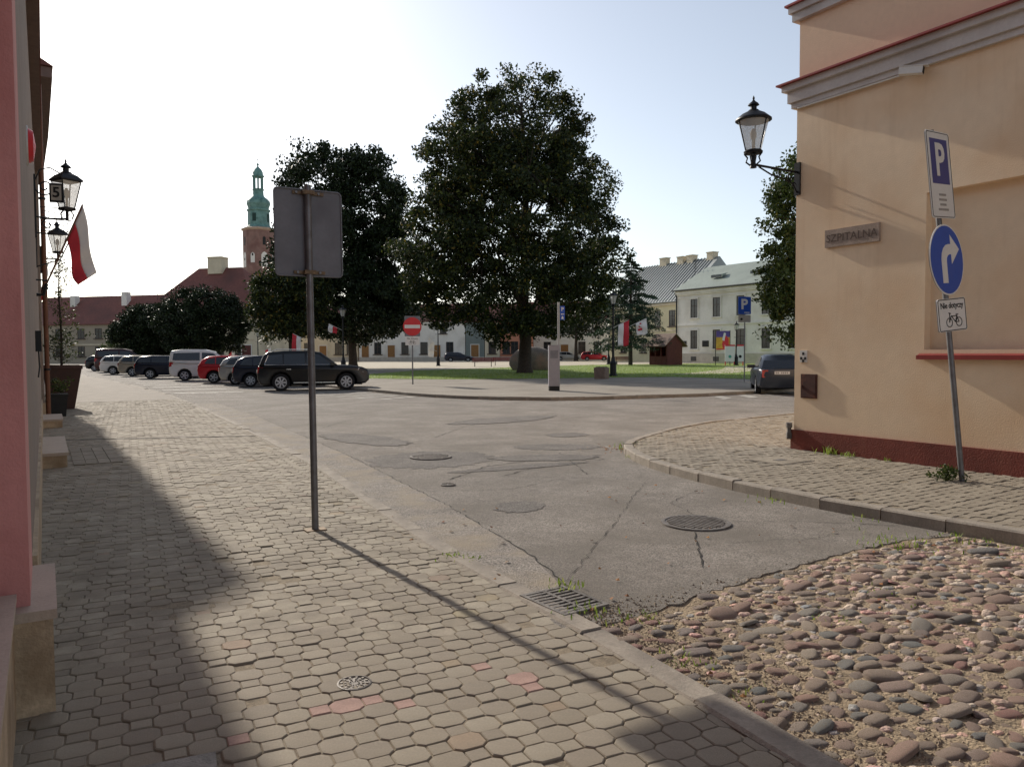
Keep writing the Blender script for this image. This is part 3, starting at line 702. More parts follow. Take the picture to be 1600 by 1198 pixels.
# steps and planters
def steps(loc, w, l, h, label):
    t = thing('stone_step', label, 'step', loc)
    MB().box(-.1,w,-l/2,l/2,-.05,h-.045).build('riser', PLINTH, t); MB().box(-.1,w+.02,-l/2-.02,l/2+.02,h-.044,h).build('tread', LEDGE, t)
steps((0,13.8,0), .24, 2.5, .21, 'beige stone door step nearest on the left pavement'); steps((0,20.2,0), .30, 1.7, .19, 'pale stone door step just before the planters')
b_ = thing('entrance_mat_paving', 'strip of long grey paving blocks beside the near door step', 'paving', (.30,13.7,.006))
for i in range(4):
    for j in range(4): MB().box(.02+i*.16,.17+i*.16,-1.1+j*.55,-.58+j*.55,-.01,.012).build('block', PAVE3, b_)
tag(MB().add([(.30,16.52,.007),(3.44,15.26,.007),(3.44,15.16,.007),(.30,16.42,.007)],[(0,1,2,3)]).build('drain_channel', CRACK), 'narrow dark drainage slot running across the left sidewalk', 'drain')
def leaves(name, centers, rad, per, size, mat_, parent, seed, flat=.8, droop=0.0):
    rs = np.random.RandomState(seed); C = np.repeat(np.array(centers,dtype=float), per, axis=0); n = len(C)
    rad = np.repeat(np.array(rad if hasattr(rad,'__len__') else [rad]*len(centers)), per)
    d = rs.normal(size=(n,3)); d /= np.linalg.norm(d,axis=1)[:,None]; rr_ = rad*rs.uniform(0,1,n)**.55
    P = C+d*rr_[:,None]*np.array([1,1,flat]); s = size*rs.uniform(.6,1.25,n)
    ax = rs.normal(size=(n,3)); ax[:,2] -= droop; ax /= np.linalg.norm(ax,axis=1)[:,None]
    nr = rs.normal(size=(n,3)); nr[:,2] += .4; w = np.cross(ax,nr); w /= np.linalg.norm(w,axis=1)[:,None]; nn = np.cross(w,ax)
    V = np.stack([P-ax*s[:,None]*.7, P+w*s[:,None]*.42+nn*s[:,None]*.10, P+ax*s[:,None]*.8, P-w*s[:,None]*.42+nn*s[:,None]*.10], axis=1)
    return np_mesh(name, V, mat_, parent)
t = thing('planter', 'tall tapered brown planter with a thin young tree by the left wall', 'planter', (.42,26,0.0))
MB().lathe([(.42,0),(.70,1.16),(.74,1.18),(.74,1.28),(.66,1.28),(.64,1.2)],4,rot=PI/4).build('pot', PLANTER, t)
MB().tube([(0,0,1.1),(.02,0,2.2),(-.02,.02,3.4),(.03,0,4.5)],[.035,.03,.02,.008],6).build('stem', BARK, t)
rs = random.Random(4); cs, br = [], MB()
for k in range(80):
    z = rs.uniform(1.35,4.4); f = 1-(z-1.2)/4.6; a = rs.uniform(0,6.3); r_ = rs.uniform(.15,.75)*f; q = (r_*math.cos(a), r_*math.sin(a), z+.25*r_); cs.append(q); br.tube([(0,0,z-.1),(q[0]*.5,q[1]*.5,z+.02),q],[.008,.006,.003],5)
br.build('twigs', BARK, t); leaves('foliage', cs, .17, 12, .05, LEAFM, t, 3); leaves('low_foliage', [(rs.gauss(0,.3),rs.gauss(0,.3),1.5+rs.uniform(0,.8)) for _ in range(30)], .2, 14, .05, LEAFD, t, 4)
t = thing('planter', 'small black planter box with low green plant in front of the brown planter', 'planter', (.25,23,0.0))
MB().lathe([(.27,0),(.34,.52),(.36,.53),(.36,.58),(.30,.58)],4,rot=PI/4).build('pot', PLANTER2, t)
leaves('foliage', [(rs.gauss(0,.12),rs.gauss(0,.12),.6+rs.uniform(0,.32)) for _ in range(14)], .13, 22, .045, LEAFM, t, 5)

# ================================================================ RIGHT CORNER BUILDING
rb = thing('corner_building', 'tan plastered corner building with grey cornice and brown red plinth', 'building')
X0 = 9.75
b = MB()
def wq(y0, y1, z0, z1, x=X0): b.add([(x,y0,z0),(x,y1,z0),(x,y1,z1),(x,y0,z1)], [(0,3,2,1)])
YN0, YN1, ZN0, ZN1 = 3.2, 5.74, 1.60, 3.615
wq(YN1,7.75,.3,5.3); wq(-6,YN0,.3,5.3); wq(YN0,YN1,.3,ZN0); wq(YN0,YN1,ZN1,5.3); wq(YN0,YN1,ZN0,ZN1,X0+.13)
for q in ([(X0,YN1,ZN0),(X0+.13,YN1,ZN0),(X0+.13,YN1,ZN1),(X0,YN1,ZN1)],[(X0,YN0,ZN0),(X0+.13,YN0,ZN0),(X0+.13,YN0,ZN1),(X0,YN0,ZN1)],[(X0,YN0,ZN1),(X0,YN1,ZN1),(X0+.13,YN1,ZN1),(X0+.13,YN0,ZN1)]): b.add(q,[(0,1,2,3)])
b.add([(X0,7.75,.3),(24,7.75,.3),(24,7.75,5.3),(X0,7.75,5.3)],[(0,1,2,3)]); b.add([(X0,-6,.3),(24,-6,.3),(24,-6,5.3),(X0,-6,5.3)],[(0,3,2,1)]); b.add([(24,-6,.3),(24,7.75,.3),(24,7.75,5.3),(24,-6,5.3)],[(0,1,2,3)])
b.build('wall', W_TAN, rb, fix=False)
MB().box(X0+.02,24,-6,7.73,5.601,11).build('upper_wall', W_TANUP, rb)
b = MB()
for z0, z1, e in ((5.22,5.30,.06),(5.301,5.47,.10),(5.471,5.56,.16)): b.box(X0-e,24,-6.1,7.75+e,z0,z1)
b.build('cornice', CORN, rb)
b = MB(); b.add([(X0-.22,-6.1,5.561),(X0-.22,7.97,5.561),(24,7.97,5.561),(24,-6.1,5.561),(X0-.22,-6.1,5.585),(X0-.22,7.97,5.585),(24,7.97,5.585),(24,-6.1,5.585),(X0+.02,-6.1,5.66),(X0+.02,7.73,5.66)],[(0,3,2,1),(0,1,5,4),(1,2,6,5),(4,5,9,8),(5,6,9)]); b.build('cornice_flashing', REDTIN, rb)
MB().box(X0-.06,24,-6.1,7.81,6.50,6.62).box(X0-.10,24,-6.1,7.85,6.621,6.72).build('string_course', CORN, rb); MB().box(X0-.14,24,-6.1,7.89,6.721,6.75).build('string_flashing', REDTIN, rb)
MB().box(X0-.035,24.02,-6.1,7.785,.05,.395).build('plinth', REDPL, rb)
MB().box(X0-.075,X0+.12,YN0-.05,YN1+.06,1.50,1.52).add([(X0-.075,YN0-.05,1.521),(X0-.075,YN1+.06,1.521),(X0+.129,YN1+.06,1.60),(X0+.129,YN0-.05,1.60)],[(0,1,2,3)]).box(X0-.078,X0-.06,YN0-.05,YN1+.06,1.475,1.53).build('window_sill', REDTIN, rb)
b = MB(); b.box(X0-.02,X0-.001,7.34,7.62,.885,1.245).box(X0-.026,X0-.021,7.36,7.60,.905,1.225).box(X0-.04,X0-.026,7.585,7.60,1.03,1.08); b.build('meter_door', mat('rusty_brown_door','#4a2a22',.7,.2,8,stain=(9,'#6e3f2e',.5,.7)), rb)
v = MB().box(X0-.012,X0-.001,7.52,7.65,1.42,1.60).build('vent_plate', FRAME_W, rb)
for y, z in ((7.585,1.55),(7.55,1.48),(7.62,1.48),(7.585,1.44)): MB().box(X0-.018,X0-.013,y-.018,y+.018,z-.02,z+.02).build('vent_hole', INK, v)
MB().tube([(X0-.055,7.7,5.205),(X0-.055,6.9,5.20),(X0-.055,6.1,5.195)], .012, 6).build('cable', FRAME_W, rb)
MB().lathe([(.03,.25),(.045,.26),(.045,.34),(.035,.36),(.035,.42),(.048,.43),(.048,.5)],8,(X0-.05,7.80)).build('drain_pipe_stub', IRON, rb, True)
t = thing('street_name_plaque', 'grey stone plaque reading SZPITALNA on the tan wall', 'sign', (X0,6.795,3.205))
MB().box(-.035,0,-.425,.425,-.125,.125).build('slab', mat('plaque_stone','#9c8b7d',.9,.12,8,.4,60), t)
lettering('letters', 'SZPITALNA', .155, mat('engraved_grey','#5f5248',.9,.1,20), t, (-.0375,0,-.005), (PI/2,0,-PI/2), 1.02)
t = thing('security_camera', 'white bullet security camera under the grey cornice', 'camera', (X0-.04,5.95,5.20))
MB().tube([(.03,0,0),(-.06,-.01,-.0)],.035,10).build('mount', FRAME_W, t, True)
q = MB().box(-.05,.05,-.15,.13,-.045,.045).build('housing', FRAME_W, t, loc=(-.13,-.07,-.03), rot=(.15,0,.35)); MB().box(-.056,.056,-.20,.13,.046,.056).build('hood', FRAME_W, q); MB().box(-.04,.04,-.156,-.151,-.038,.038).build('lens_face', INK, q)
t = thing('wall_lamp', 'large round glass lantern on an iron bracket at the tan building corner', 'lamp', (X0,7.72,4.27), group='wall lanterns')
MB().box(-.03,0,-.05,.05,-.34,.14).build('wall_plate', BLACK, t)
b = MB(); b.tube([(0,0,.0),(-.98,0,.0)],.018,8); b.tube([(-.03,0,-.30),(-.12,0,-.18),(-.32,0,-.13),(-.6,0,-.10),(-.86,0,-.02)],.013,6)
spiral(b,(-.17,0,-.10),.075,.015,1.2,8,.009); spiral(b,(-.40,0,-.06),.05,.012,1.2,7.5,.008); spiral(b,(-.10,0,-.20),.05,.01,0,6,.008)
b.tube([(-.98,0,-.05),(-.98,0,.03),(-.98,0,.12)],[.05,.035,.05],8)
for a in range(4): c_, s_ = math.cos(a*PI/2+.5), math.sin(a*PI/2+.5); b.tube([(-.98+.03*c_,.03*s_,-.02),(-.98+.10*c_,.10*s_,.04),(-.98+.08*c_,.08*s_,.10),(-.98+.125*c_,.125*s_,.16)],.012,6)
b.build('bracket', BLACK, t, True)
lantern(t, (-.98,0,.18), .90, round_=True)

# ================================================================ SIGNS
def rounded(w, h, r_, n=5, cx=0, cz=0):
    out = []
    for qx, qz, a0 in ((w/2-r_,h/2-r_,0),(-w/2+r_,h/2-r_,PI/2),(-w/2+r_,-h/2+r_,PI),(w/2-r_,-h/2+r_,1.5*PI)):
        for k in range(n+1): a = a0+PI/2*k/n; out.append((cx+qx+r_*math.cos(a), cz+qz+r_*math.sin(a)))
    return out
def disc(r_, n=32, cx=0, cz=0): return [(cx+r_*math.cos(2*PI*k/n), cz+r_*math.sin(2*PI*k/n)) for k in range(n)]
def ring(b, cx, cz, r_, w, y0, y1, n=22):
    vs = []
    for k in range(n):
        a = 2*PI*k/n
        for rr_ in (r_-w/2, r_+w/2): vs += [(cx+rr_*math.cos(a), y0, cz+rr_*math.sin(a)), (cx+rr_*math.cos(a), y1, cz+rr_*math.sin(a))]
    fs = []
    for k in range(n):
        i, j = 4*k, 4*((k+1)%n); fs += [(i,i+2,j+2,j),(i+1,j+1,j+3,i+3),(i,j,j+1,i+1),(i+2,i+3,j+3,j+2)]
    b.add(vs, fs)
def bar(b, x0, z0, x1, z1, w, y0, y1):
    d = Vector((x1-x0,z1-z0)).normalized()*w/2; n_ = (-d.y, d.x)
    b.slab([(x0+n_[0],z0+n_[1]),(x0-n_[0],z0-n_[1]),(x1-n_[0],z1-n_[1]),(x1+n_[0],z1+n_[1])], y0, y1)
def bicycle(parent, cx, cz, s, y=-.006):
    b = MB(); y0, y1 = y-.003, y
    for x in (-.5,.5): ring(b, cx+x*s, cz, .30*s, .05*s, y0, y1)
    for x0,z0,x1,z1 in ((-.5,0,-.28,.46),(-.28,.46,.12,.02),(-.28,.42,.30,.42),(.12,.02,.34,.5),(.12,.02,.5,0),(.5,0,.30,.42),(-.5,0,-.42,.62),(-.52,.66,-.30,.60),(.20,.52,.46,.52)):
        bar(b, cx+x0*s, cz+z0*s, cx+x1*s, cz+z1*s, .055*s, y0-.0005, y1)
    return b.build('bicycle_symbol', INK, parent)
# back of the road sign on the left pavement
t = thing('road_sign', 'grey back of a rectangular road sign on a steel pole on the pavement', 'sign', (2.05,6.80,0), tilt=(.0,-.007))
MB().tube([(0,0,-.02),(0,0,3.08)], .031, 14).build('pole', GALV, t, True)
MB().box(-.09,.09,-.06,.06,-.01,.012).build('foot_plate', RUST, t)
pl = MB().slab(rounded(.60,.76,.035,cx=.012,cz=2.665), .036, .042).build('plate', SIGNBACK, t)
b = MB(); b.slab(rounded(.60,.76,.035,cx=.012,cz=2.665), .043, .047); b.build('sign_face', SIGNWHITE, pl)
o = []
b = MB(); rp = rounded(.60,.76,.035,cx=.012,cz=2.665); b.tube([(x,.033,z) for x,z in rp]+[(rp[0][0],.033,rp[0][1])], .008, 6); b.build('folded_rim', SIGNBACK, pl)
for z in (3.015,2.315):
    q = MB().box(-.13,.15,.018,.034,z-.014,z+.014).build('clamp', RUST, t)
    MB().box(-.05,.05,-.040,.02,z-.016,z+.016).build('clamp_band', RUST, q)
    for x in (-.10,.10): MB().lathe([(.012,.004),(.012,.018)],6,(x,z),axis='y').build('bolt', GALV, q)
# signs by the tan wall on a leaning pole
t = thing('road_sign', 'leaning pole with parking plate, blue right arrow disc and bicycle plate by tan wall', 'sign', (8.92,4.78,.10), tilt=(-.058,-.088))
MB().tube([(0,0,-.05),(0,0,3.98)], .031, 14).build('pole', GALV, t, True)
e = link('parking_plate', MB().slab(rounded(.60,.97,.03), -.052, -.045).mesh('parking_plate'), t, (0.02,0,3.47), (0,0,.13)); e.data.materials.append(SIGNWHITE)
MB().slab(rounded(.58,.95,.03), -.044, -.036).build('back', SIGNBACK, e)
MB().slab([(-.22,-.10),(.22,-.10),(.22,.40),(-.22,.40)], -.055, -.0521).build('blue_field', SIGNBLUE2, e)
lettering('letter', 'P', .50, SIGNWHITE, e, (0,-.0570,.15), (PI/2,0,0), .95, .014)
b = MB()
for k, w in enumerate((.18,.20,.16,.26)): b.slab([(-w/2,-.235-.055*k),(w/2,-.235-.055*k),(w/2,-.21-.055*k),(-w/2,-.21-.055*k)], -.054, -.0521)
b.build('faded_lines', FADED, e)
b = MB(); rp = rounded(.57,.94,.03); b.tube([(x,-.0525,z) for x,z in rp]+[(rp[0][0],-.0525,rp[0][1])], .004, 4); b.build('border', INK, e)
e = link('arrow_disc', MB().slab(disc(.40,40), -.050, -.044).mesh('arrow_disc'), t, (-.0,0,2.52), (0,0,.09)); e.data.materials.append(SIGNWHITE)
MB().slab(disc(.395,40), -.043, -.036).build('back', SIGNBACK, e); MB().slab(disc(.382,40), -.053, -.0501).build('blue_field', SIGNBLUE, e)
arr = [(-.14,-.26),(-.02,-.26),(-.02,-.02)]+[(.06+.08*math.cos(a),-.02+.08*math.sin(a)) for a in (2.6,2.1,1.57)]+[(.10,.06),(.10,-.05),(.30,.115),(.10,.28),(.10,.175)]+[(.04+.18*math.cos(a),-.005+.18*math.sin(a)) for a in (1.57,1.9,2.3,2.7)]+[(-.14,.0)]
MB().slab(arr, -.056, -.0531).build('arrow', SIGNWHITE, e)
e = link('bicycle_plate', MB().slab(rounded(.48,.37,.025), -.050, -.044).mesh('bicycle_plate'), t, (.02,0,1.90), (0,0,-.10)); e.data.materials.append(SIGNWHITE)
MB().slab(rounded(.475,.365,.025), -.043, -.030).build('back', SIGNBACK, e)
b = MB(); rp = rounded(.46,.35,.022); b.tube([(x,-.0505,z) for x,z in rp]+[(rp[0][0],-.0505,rp[0][1])], .005, 4); b.build('border', INK, e)
lettering('words', 'Nie dotyczy', .095, INK, e, (0,-.052,.105), (PI/2,0,0), .84, .0012)
bicycle(e, .02, -.085, .165, -.051)

# leafy weed at the foot of the leaning pole
t = thing('leafy_weed', 'bushy green weed at the foot of the leaning sign pole', 'plant', (8.80,4.88,.10))
rs = random.Random(8); cs = [(rs.gauss(0,.09),rs.gauss(0,.09),rs.uniform(.03,.15)) for _ in range(26)]
b = MB()
for q in cs: b.tube([(0,0,0),(q[0]*.6,q[1]*.6,q[2]*.7),q],.003,4)
b.build('stems', LEAFM, t); leaves('foliage', cs, .06, 16, .026, LEAFM, t, 9)

# ================================================================ COVERS AND GRATES
def round_cover(name, label, cx, cy, r_, z, cat='manhole cover', bars=True):
    t = thing(name, label, cat, (cx,cy,z))
    MB().lathe([(r_*1.06,-.01),(r_*1.06,.010),(r_*.95,.012),(r_*.95,.004)],40).build('frame', IRON, t, True)
    q = MB().lathe([(r_*.94,-.008),(r_*.94,.006)],40).build('lid', IRON, t)
    if bars:
        n = 11
        for k in range(n):
            x = -r_*.80+1.6*r_*k/(n-1); l = math.sqrt(max(0,(r_*.86)**2-x*x))
            MB().box(x-r_*.035,x+r_*.035,-l,l,.0061,.016).build('rib', IRON, q)
    else:
        for rr_ in (.8,.55,.3):
            b = MB(); n = 24
            for k in range(0,n,2): a = 2*PI*k/n; b.box(-.008,.008,-.006,.006,.0061,.011) if False else b.add([(r_*rr_*math.cos(a+da)*f, r_*rr_*math.sin(a+da)*f, zz_) for zz_ in (.006,.011) for da, f in ((-.09,.9),(.09,.9),(.09,1.1),(-.09,1.1))],[(4,5,6,7),(0,1,5,4),(1,2,6,5),(2,3,7,6),(3,0,4,7)])
            b.build('relief_ring', mat('worn_iron','#8c857c',.5,.1,30,metal=.5), q)
    return t
round_cover('manhole_cover', 'large ribbed round manhole cover in the asphalt near the cobbles', 5.13, 5.16, .30, .004)
round_cover('manhole_cover', 'ribbed round manhole cover farther out in the patched asphalt', 4.98, 10.58, .30, .012)
round_cover('valve_cover', 'tiny round valve cover sunk in the asphalt', 4.11, 8.25, .085, .004, 'valve cover', False)
round_cover('valve_cover', 'small round ornate cover set between the pavers', 1.24, 3.52, .078, -.002, 'valve cover', False)
t = thing('street_drain', 'rectangular iron drain grate in the gutter beside the pavers', 'drain', (2.80,3.98,.004), math.radians(3))
MB().box(-.17,.17,-.22,.22,-.02,.002).build('pit', INK, t)
MB().box(-.18,.18,-.235,-.205,-.01,.014).box(-.18,.18,.205,.235,-.01,.014).box(-.18,-.155,-.204,.204,-.01,.014).box(.155,.18,-.204,.204,-.01,.014).box(-.012,.012,-.204,.204,-.01,.013).build('frame', IRON, t)
for k in range(8):
    y = -.18+.0515*k
    for x0, x1 in ((-.154,-.013),(.013,.154)): MB().box(x0,x1,y-.012,y+.012,-.01,.012).build('bar', IRON, t)
t = thing('access_cover', 'rectangular cast iron cover with curved relief among the near pavers', 'manhole cover', (.27,3.03,.006), math.radians(-8))
MB().box(-.25,.25,-.20,.20,-.02,.004).build('frame', IRON, t); q = MB().box(-.22,.22,-.17,.17,.0041,.008).build('lid', IRON, t)
for r_ in (.06,.10,.14,.18,.22):
    b = MB(); P = [(r_*math.cos(a)*1.0-.0, -.17+r_*math.sin(a)*1.35, .010) for a in [PI*k/14 for k in range(15)] if r_*math.sin(a)*1.35 < .33]
    b.tube(P, .006, 5); b.build('relief_arc', IRON, q)
t = thing('access_cover', 'square concrete utility cover in the right sidewalk by the kerb', 'manhole cover', (8.50,6.98,.105), .06)
MB().box(-.34,.34,-.30,.30,-.03,.006).build('frame', KERB, t); q = MB().box(-.31,.31,-.27,.27,.0061,.012).build('lid', PAVE3, t); MB().box(-.09,.09,-.05,.05,.0121,.016).build('name_tablet', IRON, q)
# ================================================================ TREES
def tree(name, label, loc, lobes, trunk_h, trunk_r, clumps, per, leaf, mat_, seed, cr=.9, top=None, surf=.45, limbs=9, cat='tree', lean=(0,0), flat=.75, trunk_top=None):
    t = thing(name, label, cat, loc); rs = random.Random(seed)
    vol = [a[3]*a[4]*a[5] for a in lobes]; cs = []
    while len(cs) < clumps:
        L = rs.choices(lobes, vol)[0]
        d = Vector((rs.gauss(0,1),rs.gauss(0,1),rs.gauss(0,1))).normalized(); q = rs.uniform(surf,1)**.6
        p = Vector((L[0]+d.x*L[3]*q, L[1]+d.y*L[4]*q, L[2]+d.z*L[5]*q))
        if p.z < trunk_h*.55: continue
        cs.append(p)
    ztop = trunk_top or max(l[2]+l[5]*.6 for l in lobes)
    tp = [Vector((lean[0]*k/8+rs.gauss(0,.06)*(k>0), lean[1]*k/8+rs.gauss(0,.06)*(k>0), -.1+(ztop+.1)*k/8)) for k in range(9)]
    tr = [trunk_r*(1.45 if k == 0 else 1.0-.82*k/8) for k in range(9)]
    tp.insert(1, Vector((0,0,.45))); tr.insert(1, trunk_r*1.05)
    b = MB(); b.tube(tp, tr, 12); b.build('trunk', BARK, t, True)
    def axis(z):
        for p, q in zip(tp, tp[1:]):
            if p.z <= z <= q.z: return p+(q-p)*((z-p.z)/(q.z-p.z))
        return tp[-1]
    joints = []
    for k in range(limbs):
        z0 = trunk_h+(ztop-trunk_h)*.75*(k/limbs); tgt = rs.choice([c for c in cs if c.z > z0]+[cs[0]]); a = axis(z0)
        mid = a+(tgt-a)*.5+Vector((rs.gauss(0,.3),rs.gauss(0,.3),.35)); r0 = trunk_r*.42*(1-.6*k/limbs)
        q1 = a+(mid-a)*.5+Vector((rs.gauss(0,.15),rs.gauss(0,.15),-.1)); q3 = mid+(tgt-mid)*.5+Vector((rs.gauss(0,.2),rs.gauss(0,.2),.15))
        MB().tube([a,q1,mid,q3,tgt], [r0,r0*.75,r0*.5,r0*.32,r0*.12], 7).build('limb', BARK, t, True)
        joints += [q1, mid, q3]
    b = MB()
    for c in cs[::2]:
        j = min(joints+[axis(max(trunk_h,c.z-1.2))], key=lambda q: (q-c).length)
        b.tube([j, j+(c-j)*.5+Vector((0,0,.15)), c], [.045,.03,.012], 4, cap=False)
    o = b.build('branches', BARK, t, fix=False); o['kind'] = 'stuff'
    leaves('crown', [tuple(c) for c in cs], [cr*rs.uniform(.55,1.25) for _ in cs], per, leaf, mat_, t, seed, flat, .3)
    return t
p = at(820, 54)
tree('lime_tree', 'large dark green deciduous tree standing over the boulder on the lawn', (p.x,p.y,.1),
     [(-.6,0,16.3,4.8,4.5,4.9),(-3.8,0,13.8,4.0,3.8,4.8),(2.3,0,16.1,2.9,3,4.6),(-.4,0,10.6,7.8,5.5,5.8),(-1.0,0,6.0,8.2,5.5,3.9),(6.4,0,13.3,2.0,2,3.1),(5.9,0,8,2.5,2.4,4.2),(-6.9,0,8.2,2.9,2.6,4.0)],
     2.7, .46, 1000, 150, .165, LEAFD, 31, .9, limbs=13, trunk_top=18.5)
p = at(552, 74)
tree('maple_tree', 'dense dark tree standing behind the black estate car', (p.x,p.y,.1),
     [(-3.0,0,16.0,3.6,3.4,5.6),(1.8,0,15.6,3.7,3.4,5.6),(-4.6,0,10.0,3.4,3.2,4.6),(3.6,0,10.0,3.8,3.2,5.4),(0,0,6.6,6.0,4.4,4.2),(-5.6,0,7.2,2.8,2.4,3.2),(4.2,0,5.6,2.6,2.4,2.6)],
     2.6, .42, 760, 130, .24, LEAFX, 32, 1.15, limbs=9)
p = at(455, 66)
tree('maple_tree', 'lower leafy tree in front of the hipped roof house', (p.x,p.y,.1), [(0,0,6.0,3.2,3.0,3.4),(1.4,0,8.2,2.4,2.4,2.4),(-1.2,0,4.6,2.3,2.2,2.1)], 2.0, .2, 230, 110, .2, LEAFD, 33, .95, limbs=6)
for px, d, w, h, lab, sd in ((242,79,3.8,6.4,'left of two clipped round dark trees behind the parked cars',34),(320,76,4.1,7.8,'right of two clipped round dark trees behind the parked cars',35)):
    p = at(px, d); tree('round_tree', lab, (p.x,p.y,.1), [(0,0,h*.62,w,w*.9,h*.40),(w*.25,0,h*.52,w*.85,w*.8,h*.34),(-w*.3,0,h*.5,w*.8,w*.8,h*.33)], 1.3, .22, 320, 140, .17, LEAFX, sd, .8, surf=.6, limbs=6, trunk_top=h*.6)
p = at(190, 96); tree('shrub_tree', 'pale green small tree by the long red roofed house', (p.x,p.y,.1), [(0,0,2.6,2.0,1.6,2.0),(-1.5,0,1.9,1.2,1.2,1.3)], .5, .1, 40, 60, .16, LEAFM, 36, .7, limbs=4)
p = at(1266, 33)
tree('street_tree', 'green tree with loose hanging branches behind the tan corner building', (p.x,p.y,.1),
     [(0,0,6.6,1.9,1.9,3.6),(-1.1,0,4.3,1.6,1.6,1.5),(-.6,0,8.2,1.2,1.3,2.3),(-1.9,-.2,5.4,.95,1.0,.75),(-.9,0,2.6,1.3,1.3,1.2),(.6,0,3.2,1.8,1.6,1.8),(-1.5,0,3.4,.9,.9,.7),(-2.4,0,5.6,.8,.8,.5),(-2.1,0,6.6,.7,.7,.5)],
     1.8, .2, 340, 90, .11, LEAFM, 37, .5, limbs=8, trunk_top=9.0)
# spruce with tiers of drooping boughs
p = at(985, 82); t = thing('spruce_tree', 'slender conifer with drooping boughs beside the yellow house', 'tree', (p.x,p.y,.1)); rs = random.Random(9)
MB().tube([(0,0,-.1),(0,0,6),(.1,0,12.2)],[.24,.15,.02],9).build('trunk', BARK, t, True)
cs, rad, b = [], [], MB()
for k in range(30):
    z = 2.0+10.0*(k/30)**.95; R = (4.3*(1-k/30)**.85+.15)*rs.uniform(.8,1.2)
    for j in range(7 if k < 22 else 4):
        a = rs.uniform(0,6.3); l = R*rs.uniform(.6,1.1); e_ = (l*math.cos(a), l*math.sin(a), z-.16*l+.05*l*l*.3)
        b.tube([(0,0,z),(e_[0]*.5,e_[1]*.5,z+.05),e_],[.03,.02,.008],4,cap=False)
        for q in (.35,.6,.8,1.0): cs.append((e_[0]*q,e_[1]*q,z+(e_[2]-z)*q*q-.08)); rad.append(.20+.32*(1-k/30))
o = b.build('boughs', BARK, t, fix=False); o['kind'] = 'stuff'
leaves('needles', cs, rad, 24, .15, NEEDLE, t, 9, .55, .8)
p = at(900, 118); tree('maple_tree', 'farther dark tree filling the gap right of the big tree', (p.x,p.y,.1), [(0,0,8,5,4,4.5),(3,0,6.5,4,4,3)], 2.5, .3, 120, 60, .3, LEAFX, 41, 1.4, limbs=5)

# ================================================================ CARS
def offset_poly(poly, d):
    n = len(poly); out = []
    ar = sum(poly[i-1][0]*poly[i][1]-poly[i][0]*poly[i-1][1] for i in range(n)); sg = 1 if ar > 0 else -1
    for i in range(n):
        p0, p1, p2 = Vector(poly[i-1]), Vector(poly[i]), Vector(poly[(i+1)%n]); a, c = (p1-p0).normalized(), (p2-p1).normalized()
        nv = Vector((-(a.y+c.y), a.x+c.x)); l = nv.length
        out.append(tuple(p1+nv/l*d*sg/max(.5,math.sqrt(max(.05,(1+a.dot(c))/2)))) if l > 1e-4 else tuple(p1))
    return out
def shell(outline, hw, rnd_=.05):
    """car volume: outline in x,z with half width hw(x,z), rounded along its rim"""
    n = len(outline); i1 = offset_poly(outline, rnd_*.35); i2 = offset_poly(outline, rnd_*1.1); b = MB(); vs = []
    rings = []
    for s in (-1, 1):
        seq = [(outline, -rnd_), (i1, -rnd_*.3), (i2, 0)]
        rings.append([[(p[0], s*(hw(*p)+dw), p[1]) for p in pl] for pl, dw in seq])
    allr = [rings[0][2], rings[0][1], rings[0][0], rings[1][0], rings[1][1], rings[1][2]]
    for r_ in allr: vs += r_
    fs = [(k*n+i, k*n+(i+1)%n, (k+1)*n+(i+1)%n, (k+1)*n+i) for k in range(5) for i in range(n)]
    fs += [tuple(range(n-1,-1,-1)), tuple(range(5*n,6*n))]
    return b.add(vs, fs)
